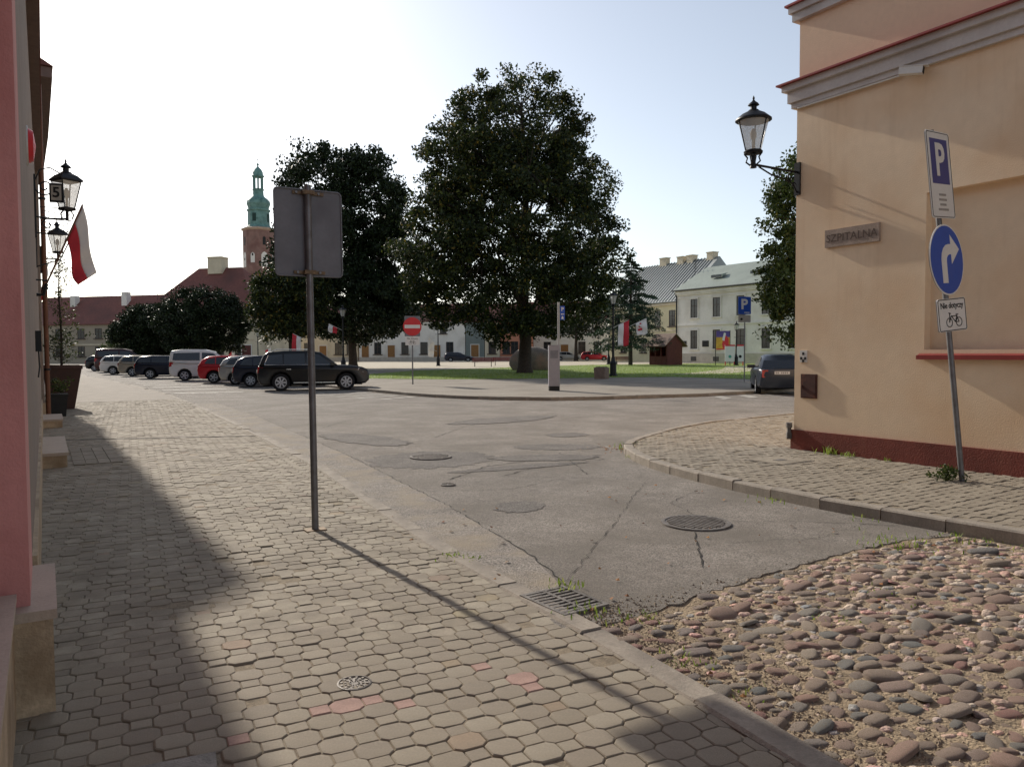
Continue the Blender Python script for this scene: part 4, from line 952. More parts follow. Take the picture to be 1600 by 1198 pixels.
SPEC = {
 'suv':  dict(L=4.65,W=1.81,R=.36,wx=(-1.36,1.33),body=[(-2.30,.50),(-2.32,.78),(-2.26,1.05),(-1.9,1.09),(.85,1.07),(1.45,1.06),(2.02,.98),(2.24,.88),(2.33,.68),(2.32,.42),(2.15,.28)],top=[(-2.24,1.06),(-2.05,1.50),(-1.86,1.64),(-1.2,1.69),(-.2,1.69),(.28,1.62),(1.0,1.06)],side=[[(-2.02,1.13),(-1.80,1.50),(-1.28,1.54),(-1.28,1.13)],[(-1.22,1.12),(-1.22,1.55),(-.38,1.57),(-.38,1.12)],[(-.30,1.12),(-.30,1.57),(.20,1.53),(.72,1.12)]]),
 'fastback':dict(L=4.2,W=1.76,R=.31,wx=(-1.25,1.30),body=[(-2.05,.45),(-2.12,.70),(-2.06,.93),(-1.7,.98),(.75,.95),(1.35,.90),(1.8,.78),(2.06,.62),(2.10,.42),(1.95,.24)],top=[(-2.0,.92),(-1.55,1.24),(-1.1,1.40),(-.6,1.46),(-.1,1.45),(.25,1.36),(1.0,.93)],side=[[(-1.42,1.04),(-1.2,1.26),(-1.0,1.33),(-1.0,1.02)],[(-.94,1.02),(-.94,1.34),(-.32,1.37),(-.32,1.0)],[(-.25,1.0),(-.25,1.37),(.18,1.31),(.68,.98)]]),
 'hatch':dict(L=4.1,W=1.73,R=.31,wx=(-1.22,1.27),body=[(-2.02,.45),(-2.05,.72),(-1.98,.98),(-1.6,.98),(.75,.94),(1.3,.90),(1.75,.78),(2.0,.62),(2.04,.42),(1.9,.24)],top=[(-1.98,.97),(-1.80,1.26),(-1.45,1.43),(-.8,1.48),(-.1,1.47),(.25,1.38),(.98,.93)],side=[[(-1.68,1.04),(-1.50,1.30),(-1.14,1.36),(-1.14,1.02)],[(-1.08,1.02),(-1.08,1.37),(-.32,1.39),(-.32,1.0)],[(-.25,1.0),(-.25,1.39),(.18,1.33),(.68,.98)]]),
 'wagon':dict(L=4.55,W=1.76,R=.31,wx=(-1.30,1.35),body=[(-2.24,.45),(-2.27,.72),(-2.2,.98),(-1.8,.98),(.80,.94),(1.5,.89),(2.0,.77),(2.24,.60),(2.27,.40),(2.1,.24)],top=[(-2.2,.97),(-2.08,1.22),(-1.86,1.41),(-1.2,1.47),(-.2,1.46),(.25,1.36),(1.02,.93)],side=[[(-2.02,1.04),(-1.86,1.32),(-1.26,1.37),(-1.26,1.02)],[(-1.2,1.02),(-1.2,1.37),(-.34,1.38),(-.34,1.0)],[(-.27,1.0),(-.27,1.38),(.18,1.31),(.72,.98)]]),
 'van':  dict(L=4.4,W=1.80,R=.32,wx=(-1.34,1.36),body=[(-2.18,.45),(-2.20,.75),(-2.17,1.12),(-1.8,1.13),(.95,1.06),(1.5,1.0),(1.95,.84),(2.18,.64),(2.20,.42),(2.05,.26)],top=[(-2.17,1.11),(-2.12,1.55),(-2.02,1.76),(-1.5,1.83),(-.2,1.82),(.30,1.70),(1.18,1.04)],side=[[(-1.98,1.20),(-1.92,1.62),(-.50,1.65),(-.50,1.18)],[(-.38,1.17),(-.38,1.65),(.24,1.60),(.86,1.10)]]),
}
def arch(cx, R, z0):
    Ra = R+.07; a0 = math.asin(max(-1,min(1,(z0-R)/Ra))); out = []
    for k in range(9): a = a0+(PI-2*a0)*k/8; out.append((cx+Ra*math.cos(a), R+Ra*math.sin(a)))
    return out
def car(label, kind, loc, rz, paint_, group, name='parked_car', scale=1.0, rails=False, plate=False, big_rims=False, chrome=False, cat='car'):
    S = SPEC[kind]; L, Wd, R = S['L'], S['W'], S['R']; z0 = .24; t = thing(name, label, cat, loc, rz, group); t.scale = (scale,)*3
    ol = list(S['body'])+arch(S['wx'][1],R,z0)+arch(S['wx'][0],R,z0)+[(-2.1*L/4.5,z0+.02)]
    belt = S['top'][0][1]; zt = max(p[1] for p in S['top'])
    hwb = lambda x, z: Wd/2*(1-.10*min(1,abs(x)/(L/2))**5-.16*max(0,(abs(x)/(L/2)-.72)/.28)**2)-.05*max(0,(z-.7)/.4)**2-.03*max(0,(.45-z)/.2)
    hwt = lambda x, z: Wd/2*.925-(z-belt)/(zt-belt)*Wd/2*(.27 if kind == 'fastback' else .20)-.05*max(0,(abs(x)/(L/2)-.7)/.3)
    body = shell(ol, hwb, .09 if kind == 'fastback' else .06).build('body', paint_, t, True, 38)
    MB().box(-L/2+.25,L/2-.3,-Wd/2+.28,Wd/2-.28,.22,belt-.1).build('underbody', UNDER, t)
    cab = shell(S['top'], hwt, .13 if kind == 'fastback' else .06).build('cabin', paint_, t, True, 38)
    for s in (-1,1):
        for pn in S['side']:
            f = offset_poly(pn, .0)
            MB().add([(x, s*(hwt(x,z)+.004), z) for x, z in f]+[(x, s*(hwt(x,z)-.02), z) for x, z in f], [tuple(range(len(f)))]+[(i,(i+1)%len(f),len(f)+(i+1)%len(f),len(f)+i) for i in range(len(f))]).build('side_window', CARGLASS, cab)
    def pane(name, i, j, a=.08, b_=.92, off=.008):
        p0, p1 = Vector(S['top'][i]), Vector(S['top'][j]); d = (p1-p0); nrm = Vector((d.y,-d.x)).normalized()
        if nrm.x*(p0.x+p1.x) < 0: nrm = -nrm
        q0, q1 = p0+d*a+nrm*off, p0+d*b_+nrm*off; w0, w1 = hwt(*q0)*.90, hwt(*q1)*.88
        MB().add([(q0.x,-w0,q0.y),(q0.x,w0,q0.y),(q1.x,w1,q1.y),(q1.x,-w1,q1.y)], [(0,1,2,3)]).build(name, CARGLASS, cab)
    pane('windscreen', len(S['top'])-1, len(S['top'])-2); pane('rear_window', 0, 1, .10, .98)
    for sx, wx in (('r',S['wx'][0]),('f',S['wx'][1])):
        for s in (-1,1):
            y0 = s*(Wd/2-.03); prof = [(R*.62,-.09),(R*.9,-.10),(R,-.07),(R,.07),(R*.9,.10),(R*.62,.09)]
            w = MB().lathe(prof, 22, (0,0), axis='y', cap=False).build('wheel', TYRE, t, True, loc=(wx,y0-s*.09,R))
            rim = MB().lathe([(R*.66,.0),(R*.66,s*.085),(R*.58,s*.09),(R*.55,s*.05),(.01,s*.05)], 20, axis='y', cap=False).build('rim', mat('rim_dark','#3a3b3e',.5,.05,5,metal=.5), w, True)
            b = MB(); n = 7 if big_rims else 5
            for k in range(n):
                a = 2*PI*k/n; b.add([(r_*math.cos(a+da), s*h, r_*math.sin(a+da)) for h in (.05,.088) for r_, da in ((.03,-.9),(R*.60,-.16),(R*.60,.16),(.03,.9))], [(4,5,6,7),(0,1,5,4),(2,3,7,6),(1,2,6,5),(0,3,2,1)])
            b.lathe([(R*.56,s*.06),(R*.66,s*.092),(R*.60,s*.095),(R*.56,s*.06)],20,axis='y',cap=False); b.build('spokes', RIM, w)
    rx = S['body'][1][0]; rz_ = S['body'][2][1]
    for s in (-1,1):
        b = MB(); y = hwb(rx+.1,.85); b.add([(rx-.005+.03,s*(y-.22),rz_-.30),(rx+.02,s*(y-.03),rz_-.30),(rx+.22,s*(y+.018),rz_-.24),(rx+.26,s*(y+.012),rz_-.05),(rx+.045,s*(y-.03),rz_-.03),(rx+.04,s*(y-.22),rz_-.03)],[(0,1,4,5),(1,2,3,4)]); b.build('tail_light', LAMPR, t)
        nx = L/2; y = hwb(nx-.35,.75); zf = S['body'][-4][1]
        b = MB(); b.add([(nx-.12,s*(y-.30),zf-.16),(nx-.26,s*(y-.04),zf-.12),(nx-.50,s*(y+.015),zf-.02),(nx-.46,s*(y-.015),zf+.07),(nx-.26,s*(y-.14),zf+.03),(nx-.16,s*(y-.32),zf-.02)],[(0,1,4,5),(1,2,3,4)]); b.build('headlight', LAMPW, t)
        m_ = MB().box(-.05,.09,min(-s*.20,s*.07),max(-s*.20,s*.07),-.06,.07).build('mirror', paint_, t, loc=(S['top'][-1][0]-.28,s*(Wd/2+.08),belt+.06))
    for s in (-1,1):
        for pn in S['side'][-2:]:
            x = pn[0][0]+.10; MB().box(x,x+.18,-.012,.012,-.014,.014).build('door_handle', paint_ if not chrome else CHROME, t, loc=(0,s*(hwb(x,belt-.16)+.012),belt-.15))
        if chrome:
            MB().tube([(-2.0,s*(hwt(-2.0,1.10)+.01),1.10),(.75,s*(hwt(.7,1.09)+.012),1.09)],.014,5).build('chrome_strip', CHROME, t)
            MB().tube([(-2.0,s*(hwt(-2.0,1.10)+.01),1.10),(-1.98,s*(hwt(-1.9,1.3)+.012),1.20),(-1.85,s*(hwt(-1.85,1.5)+.012),1.50)],.014,5).build('chrome_strip', CHROME, t)
            MB().box(-.85,.85,-.015,.02,.33,.36).build('sill_strip', CHROME, t, loc=(0,s*(Wd/2-.005),0))
        if rails: MB().tube([(-1.7,s*.56,zt-.02),(-1.5,s*.56,zt+.05),(-.2,s*.56,zt+.05),(.05,s*.56,zt-.02)],.018,6).build('roof_rail', CHROME, t, True)
    MB().box(L/2-.02,L/2+.012,-.45,.45,.42,.62).build('grille', UNDER, t)
    pl = MB().box(-.008,.008,-.26,.26,-.055,.055).build('number_plate', SIGNWHITE, t, loc=(-L/2-.012,0,.80))
    if plate:
        b = MB()
        for k in range(7):
            if k != 2: b.box(-.010,-.0085,.20-.062*k-.02,.20-.062*k+.02,-.032,.032)
        b.build('plate_characters', FADED, pl)
    return t
BLK = paint('black','#0c0d10'); RDP = paint('red','#b0202a'); WHT = paint('white','#d3d3d0',0); SIL = paint('silver','#a9a8a4',.5); DBL = paint('dark_blue','#1a2030'); BEI = paint('beige','#a89f90',.4); BRD = paint('dark_maroon','#33181c'); GRY = paint('graphite','#333a46')
G1 = 'cars parked in a row beside the plaza'
hdg = math.radians(-14.5)
def row(px, depth): q = at(px, depth); return (q.x, q.y, .004)
car('black estate car with chrome trim nearest in the parked row', 'suv', row(490,33.4), hdg, BLK, G1, rails=True, big_rims=True, chrome=True)
car('dark blue hatchback partly behind the black estate car', 'hatch', row(434,37.2), hdg, DBL, G1, big_rims=True)
car('silver hatchback between the red car and the dark blue hatchback', 'hatch', row(409,39.8), hdg, SIL, G1)
car('bright red hatchback beside the white van', 'hatch', row(373,42.2), hdg, RDP, G1)
car('white small van with dark windows in the parked row', 'van', row(329,46.0), hdg, WHT, G1, cat='van')
car('dark estate car left of the white van', 'wagon', row(272,50), hdg, DBL, G1)
car('beige silver estate car between dark estate and white car', 'wagon', row(241,55.5), hdg, BEI, G1)
car('white estate car near the far end of the row', 'wagon', row(209,60), hdg, WHT, G1)
car('dark maroon minivan rising behind the white estate', 'van', row(200,67), hdg, BRD, G1, scale=1.12)
car('small black car at the far left end of the row', 'hatch', row(174,72), hdg, BLK, G1)
q = at(1213,29.4); car('dark grey car seen from behind beside the tan corner building', 'fastback', (q.x,q.y,.004), math.radians(45), GRY, 'cars across the side street', plate=True)
q = at(930,122); car('red car parked far across the square', 'wagon', (q.x,q.y,.11), math.radians(-35), RDP, 'cars far across the square')
q = at(888,128); car('pale silver car parked left of the far red car', 'wagon', (q.x,q.y,.11), math.radians(-35), SIL, 'cars far across the square')
q = at(718,118); car('dark car parked far off before the white terrace', 'wagon', (q.x,q.y,.11), math.radians(-30), DBL, 'cars far across the square')

# ================================================================ STREET FURNITURE
def lamp_post(label, px, depth, hgt=5.1):
    p = at(px, depth); t = thing('street_lamp', label, 'street lamp', (p.x,p.y,.1), group='black lamp posts on the square')
    MB().lathe([(.26,-.02),(.26,.10),(.20,.14),(.19,.75),(.21,.80),(.13,.95),(.10,1.15)],8).build('base', BLACK, t)
    MB().tube([(0,0,1.1),(0,0,hgt-.95)],[.075,.05],10).build('post', BLACK, t, True); MB().lathe([(.05,1.9),(.10,1.93),(.10,1.98),(.05,2.02)],10).build('collar', BLACK, t, True)
    MB().tube([(-.35,0,hgt-1.55),(.35,0,hgt-1.55)],.018,6).build('ladder_bar', BLACK, t)
    MB().lathe([(.05,hgt-.95),(.11,hgt-.90),(.08,hgt-.84),(.15,hgt-.80)],8).build('lantern_seat', BLACK, t, True)
    lantern(t, (0,0,hgt-.80), 1.05, 6); return t
def post_flag(label, px, depth, z, mats, side=1, drop=1.0, emblem=False, swing=.6):
    p = at(px, depth); t = thing('post_flag', label, 'flag', (p.x,p.y,z), -YAW, group='flags hung on lamp posts')
    MB().tube([(0,0,0),(side*.9,-.05,.45)],.015,6).build('pole', FRAME_W, t)
    def fn(u, v): return Vector((side*(.95-.65*u*(1)), -.05+.05*math.sin(8*v+4*u), .47-.33*u)) + Vector((side*.12*v*swing, 0, -drop*v*(1-.15*u)-.05*math.sin(6*u)*v))
    cloth(['first_field','second_field'], mats, t, fn, 10, 8, lambda u, v: 0 if u < .5 else 1)
    if emblem:
        b = MB()
        for cx, cz, r_ in ((.55,.02,.10),(.62,-.18,.08),(.50,-.22,.07),(.58,.14,.06)): b.slab(disc(r_,9,side*cx,cz), -.085, -.075)
        b.build('red_emblem', RED, t)
lamp_post('black lamp post on the lawn right of the big tree', 958, 46); lamp_post('black lamp post with pale lantern behind the black estate car', 537, 58, 5.0)
lamp_post('black lamp post standing left of the red bench', 685, 84, 5.0); lamp_post('distant black lamp post near the hipped roof house', 404, 105, 4.6)
lamp_post('distant black lamp post before the white house', 1150, 78, 4.4); lamp_post('distant black lamp post right of the far red car', 951, 88, 4.4)
post_flag('white and red flag on the lamp post by the lawn', 958, 45.9, 3.0, [RED, WHITE], 1, 1.5, swing=-.3)
post_flag('white flag with red emblem reaching right from the lawn lamp post', 985, 46.2, 3.1, [WHITE, WHITE], 1, .9, True)
post_flag('white and red flag reaching left over the black estate car', 535, 57.8, 3.3, [WHITE, RED], -1, .55)
post_flag('red and white flag hanging left of the sign pole', 478, 58, 2.6, [RED, WHITE], -1, 1.5)
post_flag('white and red flag at the lamp post left of the red bench', 684, 83.5, 2.7, [WHITE, WHITE], -1, 1.4)
post_flag('small white flag hanging before the white terrace', 683, 88, 1.7, [WHITE, WHITE], -1, 1.0)
post_flag('small white and red flag right of the round trees', 372, 90, 1.7, [RED, WHITE], -1, 1.0); post_flag('small white flag before the hipped roof house', 412, 95, 1.8, [WHITE, RED], 1, 1.0)
def bench(label, px, depth, w=1.9, rz=0):
    p = at(px, depth); t = thing('bench', label, 'bench', (p.x,p.y,.11), -YAW+rz, group='red slatted benches')
    for s in (-1,1):
        MB().tube([(s*w*.38,-.35,0),(s*w*.38,-.30,.42),(s*w*.38,.12,.40),(s*w*.38,.26,.90)],.03,6).build('leg', BLACK, t); MB().tube([(s*w*.38,.25,0),(s*w*.38,.10,.42)],.03,6).build('leg', BLACK, t)
    for k in range(4): MB().box(-w/2,w/2,-.33+.115*k,-.24+.115*k,.43,.465).build('seat_slat', RWD, t)
    for k in range(3): MB().box(-w/2,w/2,.12+.045*k,.15+.045*k,.54+.13*k,.64+.13*k).build('back_slat', RWD, t)
RWD = mat('bench_red_wood','#7c2f2a',.6,.1,6)
bench('red slatted bench left of the boulder', 755, 78, 2.2); bench('red slatted bench by the wooden hut', 974, 84, 1.9); bench('far red bench beside the boulder edge', 786, 84, 2.2)
# boulder
p = at(836, 63); bm = bmesh.new(); bmesh.ops.create_icosphere(bm, subdivisions=4, radius=1.0); rs = random.Random(2)
ph = [(Vector((rs.uniform(-1,1),rs.uniform(-1,1),rs.uniform(-.2,1))).normalized(), rs.uniform(-.18,.12)) for _ in range(16)]
for v in bm.verts:
    d = v.co.normalized(); f = 1+sum(a*max(0,d.dot(q))**4 for q, a in ph)+rs.uniform(-.012,.012); v.co = Vector((d.x*2.15*f, d.y*1.4*f, max(-.15, d.z*1.15*f+.62)))
me = bpy.data.meshes.new('boulder'); bm.to_mesh(me); bm.free(); me.materials.append(STONE); me.polygons.foreach_set('use_smooth',[True]*len(me.polygons))
tag(link('boulder', me, None, (p.x,p.y,.1), (0,0,-YAW)), 'huge rounded grey memorial boulder behind the big tree trunk', 'boulder')
# parking machine and its blue pole
p = at(865.5, 29.6); t = thing('parking_machine', 'slim grey pay machine with black foot at the plaza corner', 'parking meter', (p.x,p.y,.10), -YAW*.9)
MB().slab(rounded(.42,1.55,.02,cz=.95), -.14, .14).build('cabinet', mat('machine_grey','#8f8e96',.5,.04,6,metal=.3), t); MB().box(-.20,.20,-.135,.135,0,.17).build('foot', INK, t)
MB().box(-.15,.15,-.146,-.141,1.25,1.55).build('screen_panel', mat('machine_panel','#6f7078',.5), t); MB().box(-.21,.21,-.15,.15,1.726,1.75).build('lid', mat('machine_grey','#8f8e96'), t)
p = at(873, 29.7); t = thing('parking_sign', 'tall thin grey pole with small blue parking sign beside the pay machine', 'sign', (p.x,p.y,.10), -YAW)
MB().tube([(0,0,0),(0,0,3.4)],.045,10).build('pole', mat('pale_pole','#a4a4a2',.5,.05,8,metal=.4), t, True)
q = MB().slab([(.06,2.72),(.24,2.72),(.24,3.25),(.06,3.25)],-.03,-.02).build('blue_panel', SIGNBLUE, t)
lettering('letter', 'P', .20, SIGNWHITE, q, (.15,-.0325,3.12), (PI/2,0,0), 1, .004); MB().box(.09,.21,-.033,-.0305,2.92,2.95).build('stripe', SIGNWHITE, q); MB().slab([(.11,2.75),(.19,2.75),(.19,2.80),(.165,2.86),(.135,2.86),(.11,2.80)],-.033,-.0305).build('symbol', SIGNWHITE, q)
# no entry sign
p = at(645, 36); t = thing('no_entry_sign', 'round red no entry sign with bicycle plate on the plaza corner', 'sign', (p.x,p.y,.10), -YAW+.22)
MB().tube([(0,0,0),(0,0,3.12)],.032,10).build('pole', GALV, t, True)
MB().slab(rounded(.72,.95,.03,cz=2.72),-.045,-.036).build('backing_plate', SIGNBACK, t)
q = MB().slab(disc(.43,36,0,2.70),-.056,-.046).build('disc', SIGNRED, t); MB().box(-.36,.36,-.062,-.0565,2.62,2.78).build('bar', SIGNWHITE, q)
q = MB().slab(rounded(.66,.40,.03,cz=2.03),-.046,-.036).build('lower_plate', SIGNWHITE, t); lettering('words', 'Nie dotyczy', .11, INK, q, (0,-.049,2.14), (PI/2,0,0), .95); bicycle(q, 0, 1.93, .20, -.047)
# parking place sign
p = at(1162, 36.5); t = thing('parking_sign', 'square blue parking sign with white plate on a thin pole by the lawn', 'sign', (p.x,p.y,.11), -YAW+.1)
MB().tube([(.03,0,0),(.03,0,4.05)],.03,8).build('pole', GALV, t, True)
q = MB().slab(rounded(.62,.82,.04,cz=3.62),-.05,-.034).build('plate', SIGNBLUE, t); lettering('letter', 'P', .66, SIGNWHITE, q, (-.02,-.053,3.66), (PI/2,0,0), 1.0, .02); MB().box(-.02,.24,-.053,-.0505,3.275,3.31).build('caption', SIGNWHITE, q)
MB().slab(rounded(.60,.34,.03,cz=3.0),-.048,-.034).build('lower_plate', mat('dull_plate','#a9a49a',.6,.1,8), t); MB().slab(disc(.06,12,-.15,2.98),-.052,-.0485).build('symbol', INK, t)
# concrete litter bin
p = at(940, 42); t = thing('litter_bin', 'square concrete litter bin beside the lawn lamp post', 'bin', (p.x,p.y,.10), .5)
MB().lathe([(.42,0),(.46,.58),(.44,.62)],4,rot=PI/4).build('tub', mat('bin_concrete','#7a6a5f',.95,.15,4,.5,30), t); MB().lathe([(.36,.621),(.36,.66)],4,rot=PI/4).build('rim', BLACK, t)
# wooden hut
p = at(1028, 82); t = thing('wooden_hut', 'red brown wooden hut with gable roof and open front on the lawn', 'hut', (p.x,p.y,.11), -YAW+.62)
for k in range(12): MB().box(-.0+.20*k-.0,.195+.20*k,-1.25,-1.21,0,2.15).build('plank', WOODR, t)
for y in (-1.2,-.4,.4,1.2): MB().box(-.02,.10,y-.05,y+.05,0,2.15).build('post', WOODR, t)
for k in range(3): MB().box(.0,.06,-1.15+.8*k,-.45+.8*k,.0,.95).build('parapet_panel', WOODR, t)
MB().box(2.3,2.4,-1.2,1.2,0,2.15).build('back_wall', WOODR, t); MB().box(0,2.4,1.21,1.25,0,2.15).build('far_wall', WOODR, t); MB().box(.07,2.3,-1.2,1.2,.02,.06).build('floor', WOODR, t)
MB().slab([(-.15,2.151),(2.55,2.151),(1.2,3.25)],-1.24,-1.20).build('gable', WOODR, t)
for s in (-1,1):
    b = MB(); x0 = 1.2+s*1.75; b.add([(1.2,-1.5,3.36),(1.2,1.5,3.36),(x0,1.5,2.02),(x0,-1.5,2.02),(1.2,-1.5,3.28),(1.2,1.5,3.28),(x0,1.5,1.94),(x0,-1.5,1.94)],[(0,1,2,3),(4,7,6,5),(0,3,7,4),(1,5,6,2),(2,6,7,3)]); b.build('roof_slope', mat('hut_roof','#7d6a60',.9,.15,3), t)
# poster stand and information boards before the white house
p = at(1129, 80); t = thing('poster_stand', 'red framed poster stand with yellow and violet poster', 'poster', (p.x,p.y,.11), -YAW)
for x in (-.75,.75): MB().tube([(x,0,0),(x,0,3.6)],.04,6).build('post', BLACK, t)
q = MB().box(-.7,.7,-.05,0,1.6,3.55).build('panel', mat('poster_yellow','#c9a03a',.7,.2,2), t)
MB().slab([(-.7,2.9),(.7,2.9),(.7,3.55),(-.7,3.55)],-.056,-.0505).build('violet_field', mat('poster_violet','#5a4a8c',.7,.2,2), q); MB().slab([(.0,1.75),(.62,1.75),(.6,2.7),(.3,3.1),(.1,2.8),(-.1,2.2)],-.062,-.057).build('red_shape', SIGNRED, q); MB().slab([(-.1,2.6),(.15,2.5),(.3,3.3),(.1,3.4)],-.068,-.0625).build('pale_shape', SIGNWHITE, q); MB().box(-.7,.7,-.06,-.0505,1.6,1.72).build('red_border', SIGNRED, q)
for px, lab, w in ((1140,'white information board with green figure before the white house',1.0),(1156,'white information board with dark picture before the white house',.7)):
    p = at(px, 78); t = thing('information_board', lab, 'board', (p.x,p.y,.11), -YAW)
    for x in (-w/2+.05,w/2-.05): MB().box(x-.04,x+.04,-.03,.03,0,.5).build('leg', SIGNRED, t)
    q = MB().box(-w/2,w/2,-.06,0,.4,2.1).build('panel', SIGNWHITE, t); MB().slab(disc(.16,12,0,.9),-.066,-.0605).build('picture', mat('board_green','#4f9a8a') if w > .8 else INK, q); MB().box(-w/2,w/2,-.066,-.0605,1.95,2.1).build('red_band', SIGNRED, q)

# ================================================================ BUILDINGS ROUND THE SQUARE
def window(parent, x, z, w, h, frame=FRAME_W, surround=None, sill=True, bars=True):
    f = MB(); d0, d1 = -.055, .0; e = .07
    f.box(x-w/2,x-w/2+e,d0,d1,z,z+h).box(x+w/2-e,x+w/2,d0,d1,z,z+h).box(x-w/2+e,x+w/2-e,d0,d1,z,z+e).box(x-w/2+e,x+w/2-e,d0,d1,z+h-e,z+h)
    if bars: f.box(x-.03,x+.03,d0+.01,d1,z+e,z+h-e).box(x-w/2+e,x+w/2-e,d0+.012,d1,z+h*.62,z+h*.62+.06)
    o = f.build('window', frame, parent); MB().box(x-w/2+e,x+w/2-e,-.02,.0,z+e,z+h-e).build('pane', GLASSD, o)
    if surround:
        s = MB(); g = .16; s.box(x-w/2-g,x-w/2,-.09,0,z,z+h).box(x+w/2,x+w/2+g,-.09,0,z,z+h).box(x-w/2-g,x+w/2+g,-.10,0,z+h,z+h+g); s.build('surround', surround, o)
    if sill: MB().box(x-w/2-.22,x+w/2+.22,-.20,0,z-.14,z-.001).build('sill', surround or frame, o)
    return o
def door(parent, x, w, h, m_, z=0):
    o = MB().box(x-w/2,x+w/2,-.05,0,z,z+h).build('door', m_, parent); MB().box(x+w/2-.2,x+w/2-.12,-.09,-.051,z+1.0,z+1.12).build('handle', BLACK, o)
    MB().box(x-w/2-.12,x-w/2,-.07,0,z,z+h+.12).box(x+w/2,x+w/2+.12,-.07,0,z,z+h+.12).box(x-w/2,x+w/2,-.07,0,z+h,z+h+.12).build('door_frame', FRAME_W, o)
def house(name, label, pa, pb, h, depth, wall, roofm, rise, over=.45, ridge=None, chimneys=(), group=None, hip=0.0, chim_m=None):
    """front runs from pa to pb (left to right seen from the square); local x along it, -y outward"""
    d = Vector(pb)-Vector(pa); L = d.to_2d().length; t = thing(name, label, 'building', (pa[0],pa[1],.1), math.atan2(d.y,d.x), group)
    MB().box(0,L,0,depth,-.2,h).build('wall', wall, t)
    y0, y1, o = -over, depth+over, over*.4; ym = depth/2
    b = MB(); b.add([(-o,y0,h+.001),(L+o,y0,h+.001),(L+o,y1,h+.001),(-o,y1,h+.001),(-o,y0,h+.12),(L+o,y0,h+.12),(L+o,y1,h+.12),(-o,y1,h+.12),(-o+hip,ym,h+rise),(L+o-hip,ym,h+rise)],
        [(0,3,2,1),(0,1,5,4),(2,3,7,6),(1,2,6,5),(3,0,4,7),(4,5,9,8),(6,7,8,9),(5,6,9),(7,4,8)])
    r_ = b.build('roof', roofm, t)
    for cx, cy, w, ch in chimneys:
        zb = h+rise*(1-abs(cy-ym)/ym*1.0)-.4; c = MB().box(cx-w/2,cx+w/2,cy-.4,cy+.4,zb,zb+ch).box(cx-w/2-.08,cx+w/2+.08,cy-.48,cy+.48,zb+ch+.001,zb+ch+.15).build('chimney', chim_m or CREAM, r_)
    return t, L, r_
# white house on the right of the square
a, c = at(1058,98), at(1262,82); t, L, r_ = house('white_house', 'white two storey house with grey green tin roof behind the lawn', a, c, 9.0, 11, WHITEW, TIN_G, 3.4, .55)
for k in range(6):
    x = 2.9+k*3.6
    if x > L-1: break
    window(t, x, 5.6, 1.15, 2.3, FRAME_D, WHITEW); window(t, x, 1.75, 1.15, 2.3, FRAME_D, WHITEW); MB().box(x-.45,x+.45,-.145,0,.25,.8).build('cellar_window', GLASSD, t)
MB().box(-.06,L,-.14,0,4.62,4.80).build('floor_band', WHITEW, t); MB().box(-.1,L,-.22,0,8.45,8.62).box(-.1,L,-.34,0,8.621,8.98).build('cornice', WHITEW, t); MB().box(-.05,L,-.12,0,-.1,1.2).build('base', mat('pale_base','#b3aca1',.9,.08,2), t); MB().box(-.05,L,-.08,0,8.05,8.15).build('frieze_band', WHITEW, t)
MB().tube([(-.15,-.3,8.9),(.05,-.2,8.3),(.05,-.2,.1)],.09,8).build('downpipe', BLACK, t); MB().tube([(-.4,-.62,9.08),(L,-.62,9.08)],.09,8).build('gutter', mat('dark_gutter','#3c3d3e'), t)
for x in (1.1,4.75): MB().box(x-.5,x+.5,-.06,0,2.0,2.75).build('memorial_plaque', INK, t)
for x in (5.0,11.0): 
    q = MB(); q.add([(x-.9,1.55,10.45),(x+.9,1.55,10.45),(x+.9,2.6,11.05),(x-.9,2.6,11.05),(x-.9,1.6,10.85),(x+.9,1.6,10.85)],[(0,1,5,4),(4,5,2,3),(0,4,3),(1,2,5)]); q.build('roof_hatch', TIN_G, r_); MB().box(x-.8,x+.8,1.50,1.54,10.5,10.8).build('hatch_glass', GLASSD, r_)
# yellow house with standing seam roof
a, c = at(952,118), at(1068,104); t, L, r_ = house('yellow_house', 'yellow house with tall grey standing seam roof and chimneys', a, c, 8.2, 13, YELLOW, TIN, 6.4, .4, chimneys=((5.2,6.5,1.4,1.2),))
for cx in (9.0,11.0,15.0): MB().box(cx-.6,cx+.6,6.0,7.0,13.6,15.2).box(cx-.68,cx+.68,5.9,7.1,15.201,15.33).build('chimney', CREAM, r_)
for k in range(int((L+.3)/.62)):
    x = -.1+.62*k; MB().add([(x,-.38,8.33),(x+.07,-.38,8.33),(x+.07,6.5,14.62),(x,6.5,14.62),(x,-.38,8.45),(x+.07,-.38,8.45),(x+.07,6.5,14.74),(x,6.5,14.74)],[(4,5,6,7),(0,1,5,4),(0,4,7,3),(1,2,6,5)]).build('seam', mat('tin_seam','#7b8080',.5,.05,2,metal=.4), r_)
for x in (2,5,8,11,14,17.2):
    if x < L-.6: window(t, x, 4.9, 1.2, 2.2, FRAME_D); 
for x in (3.4,8,14):
    if x < L-.6: window(t, x, 1.3, 1.2, 2.0, FRAME_D)
door(t, 11, 1.4, 2.6, WOODR); MB().box(0,L,-.1,0,4.2,4.4).build('floor_band', CREAM, t); MB().box(0,L,-.25,0,7.8,8.1).build('cornice', CREAM, t)
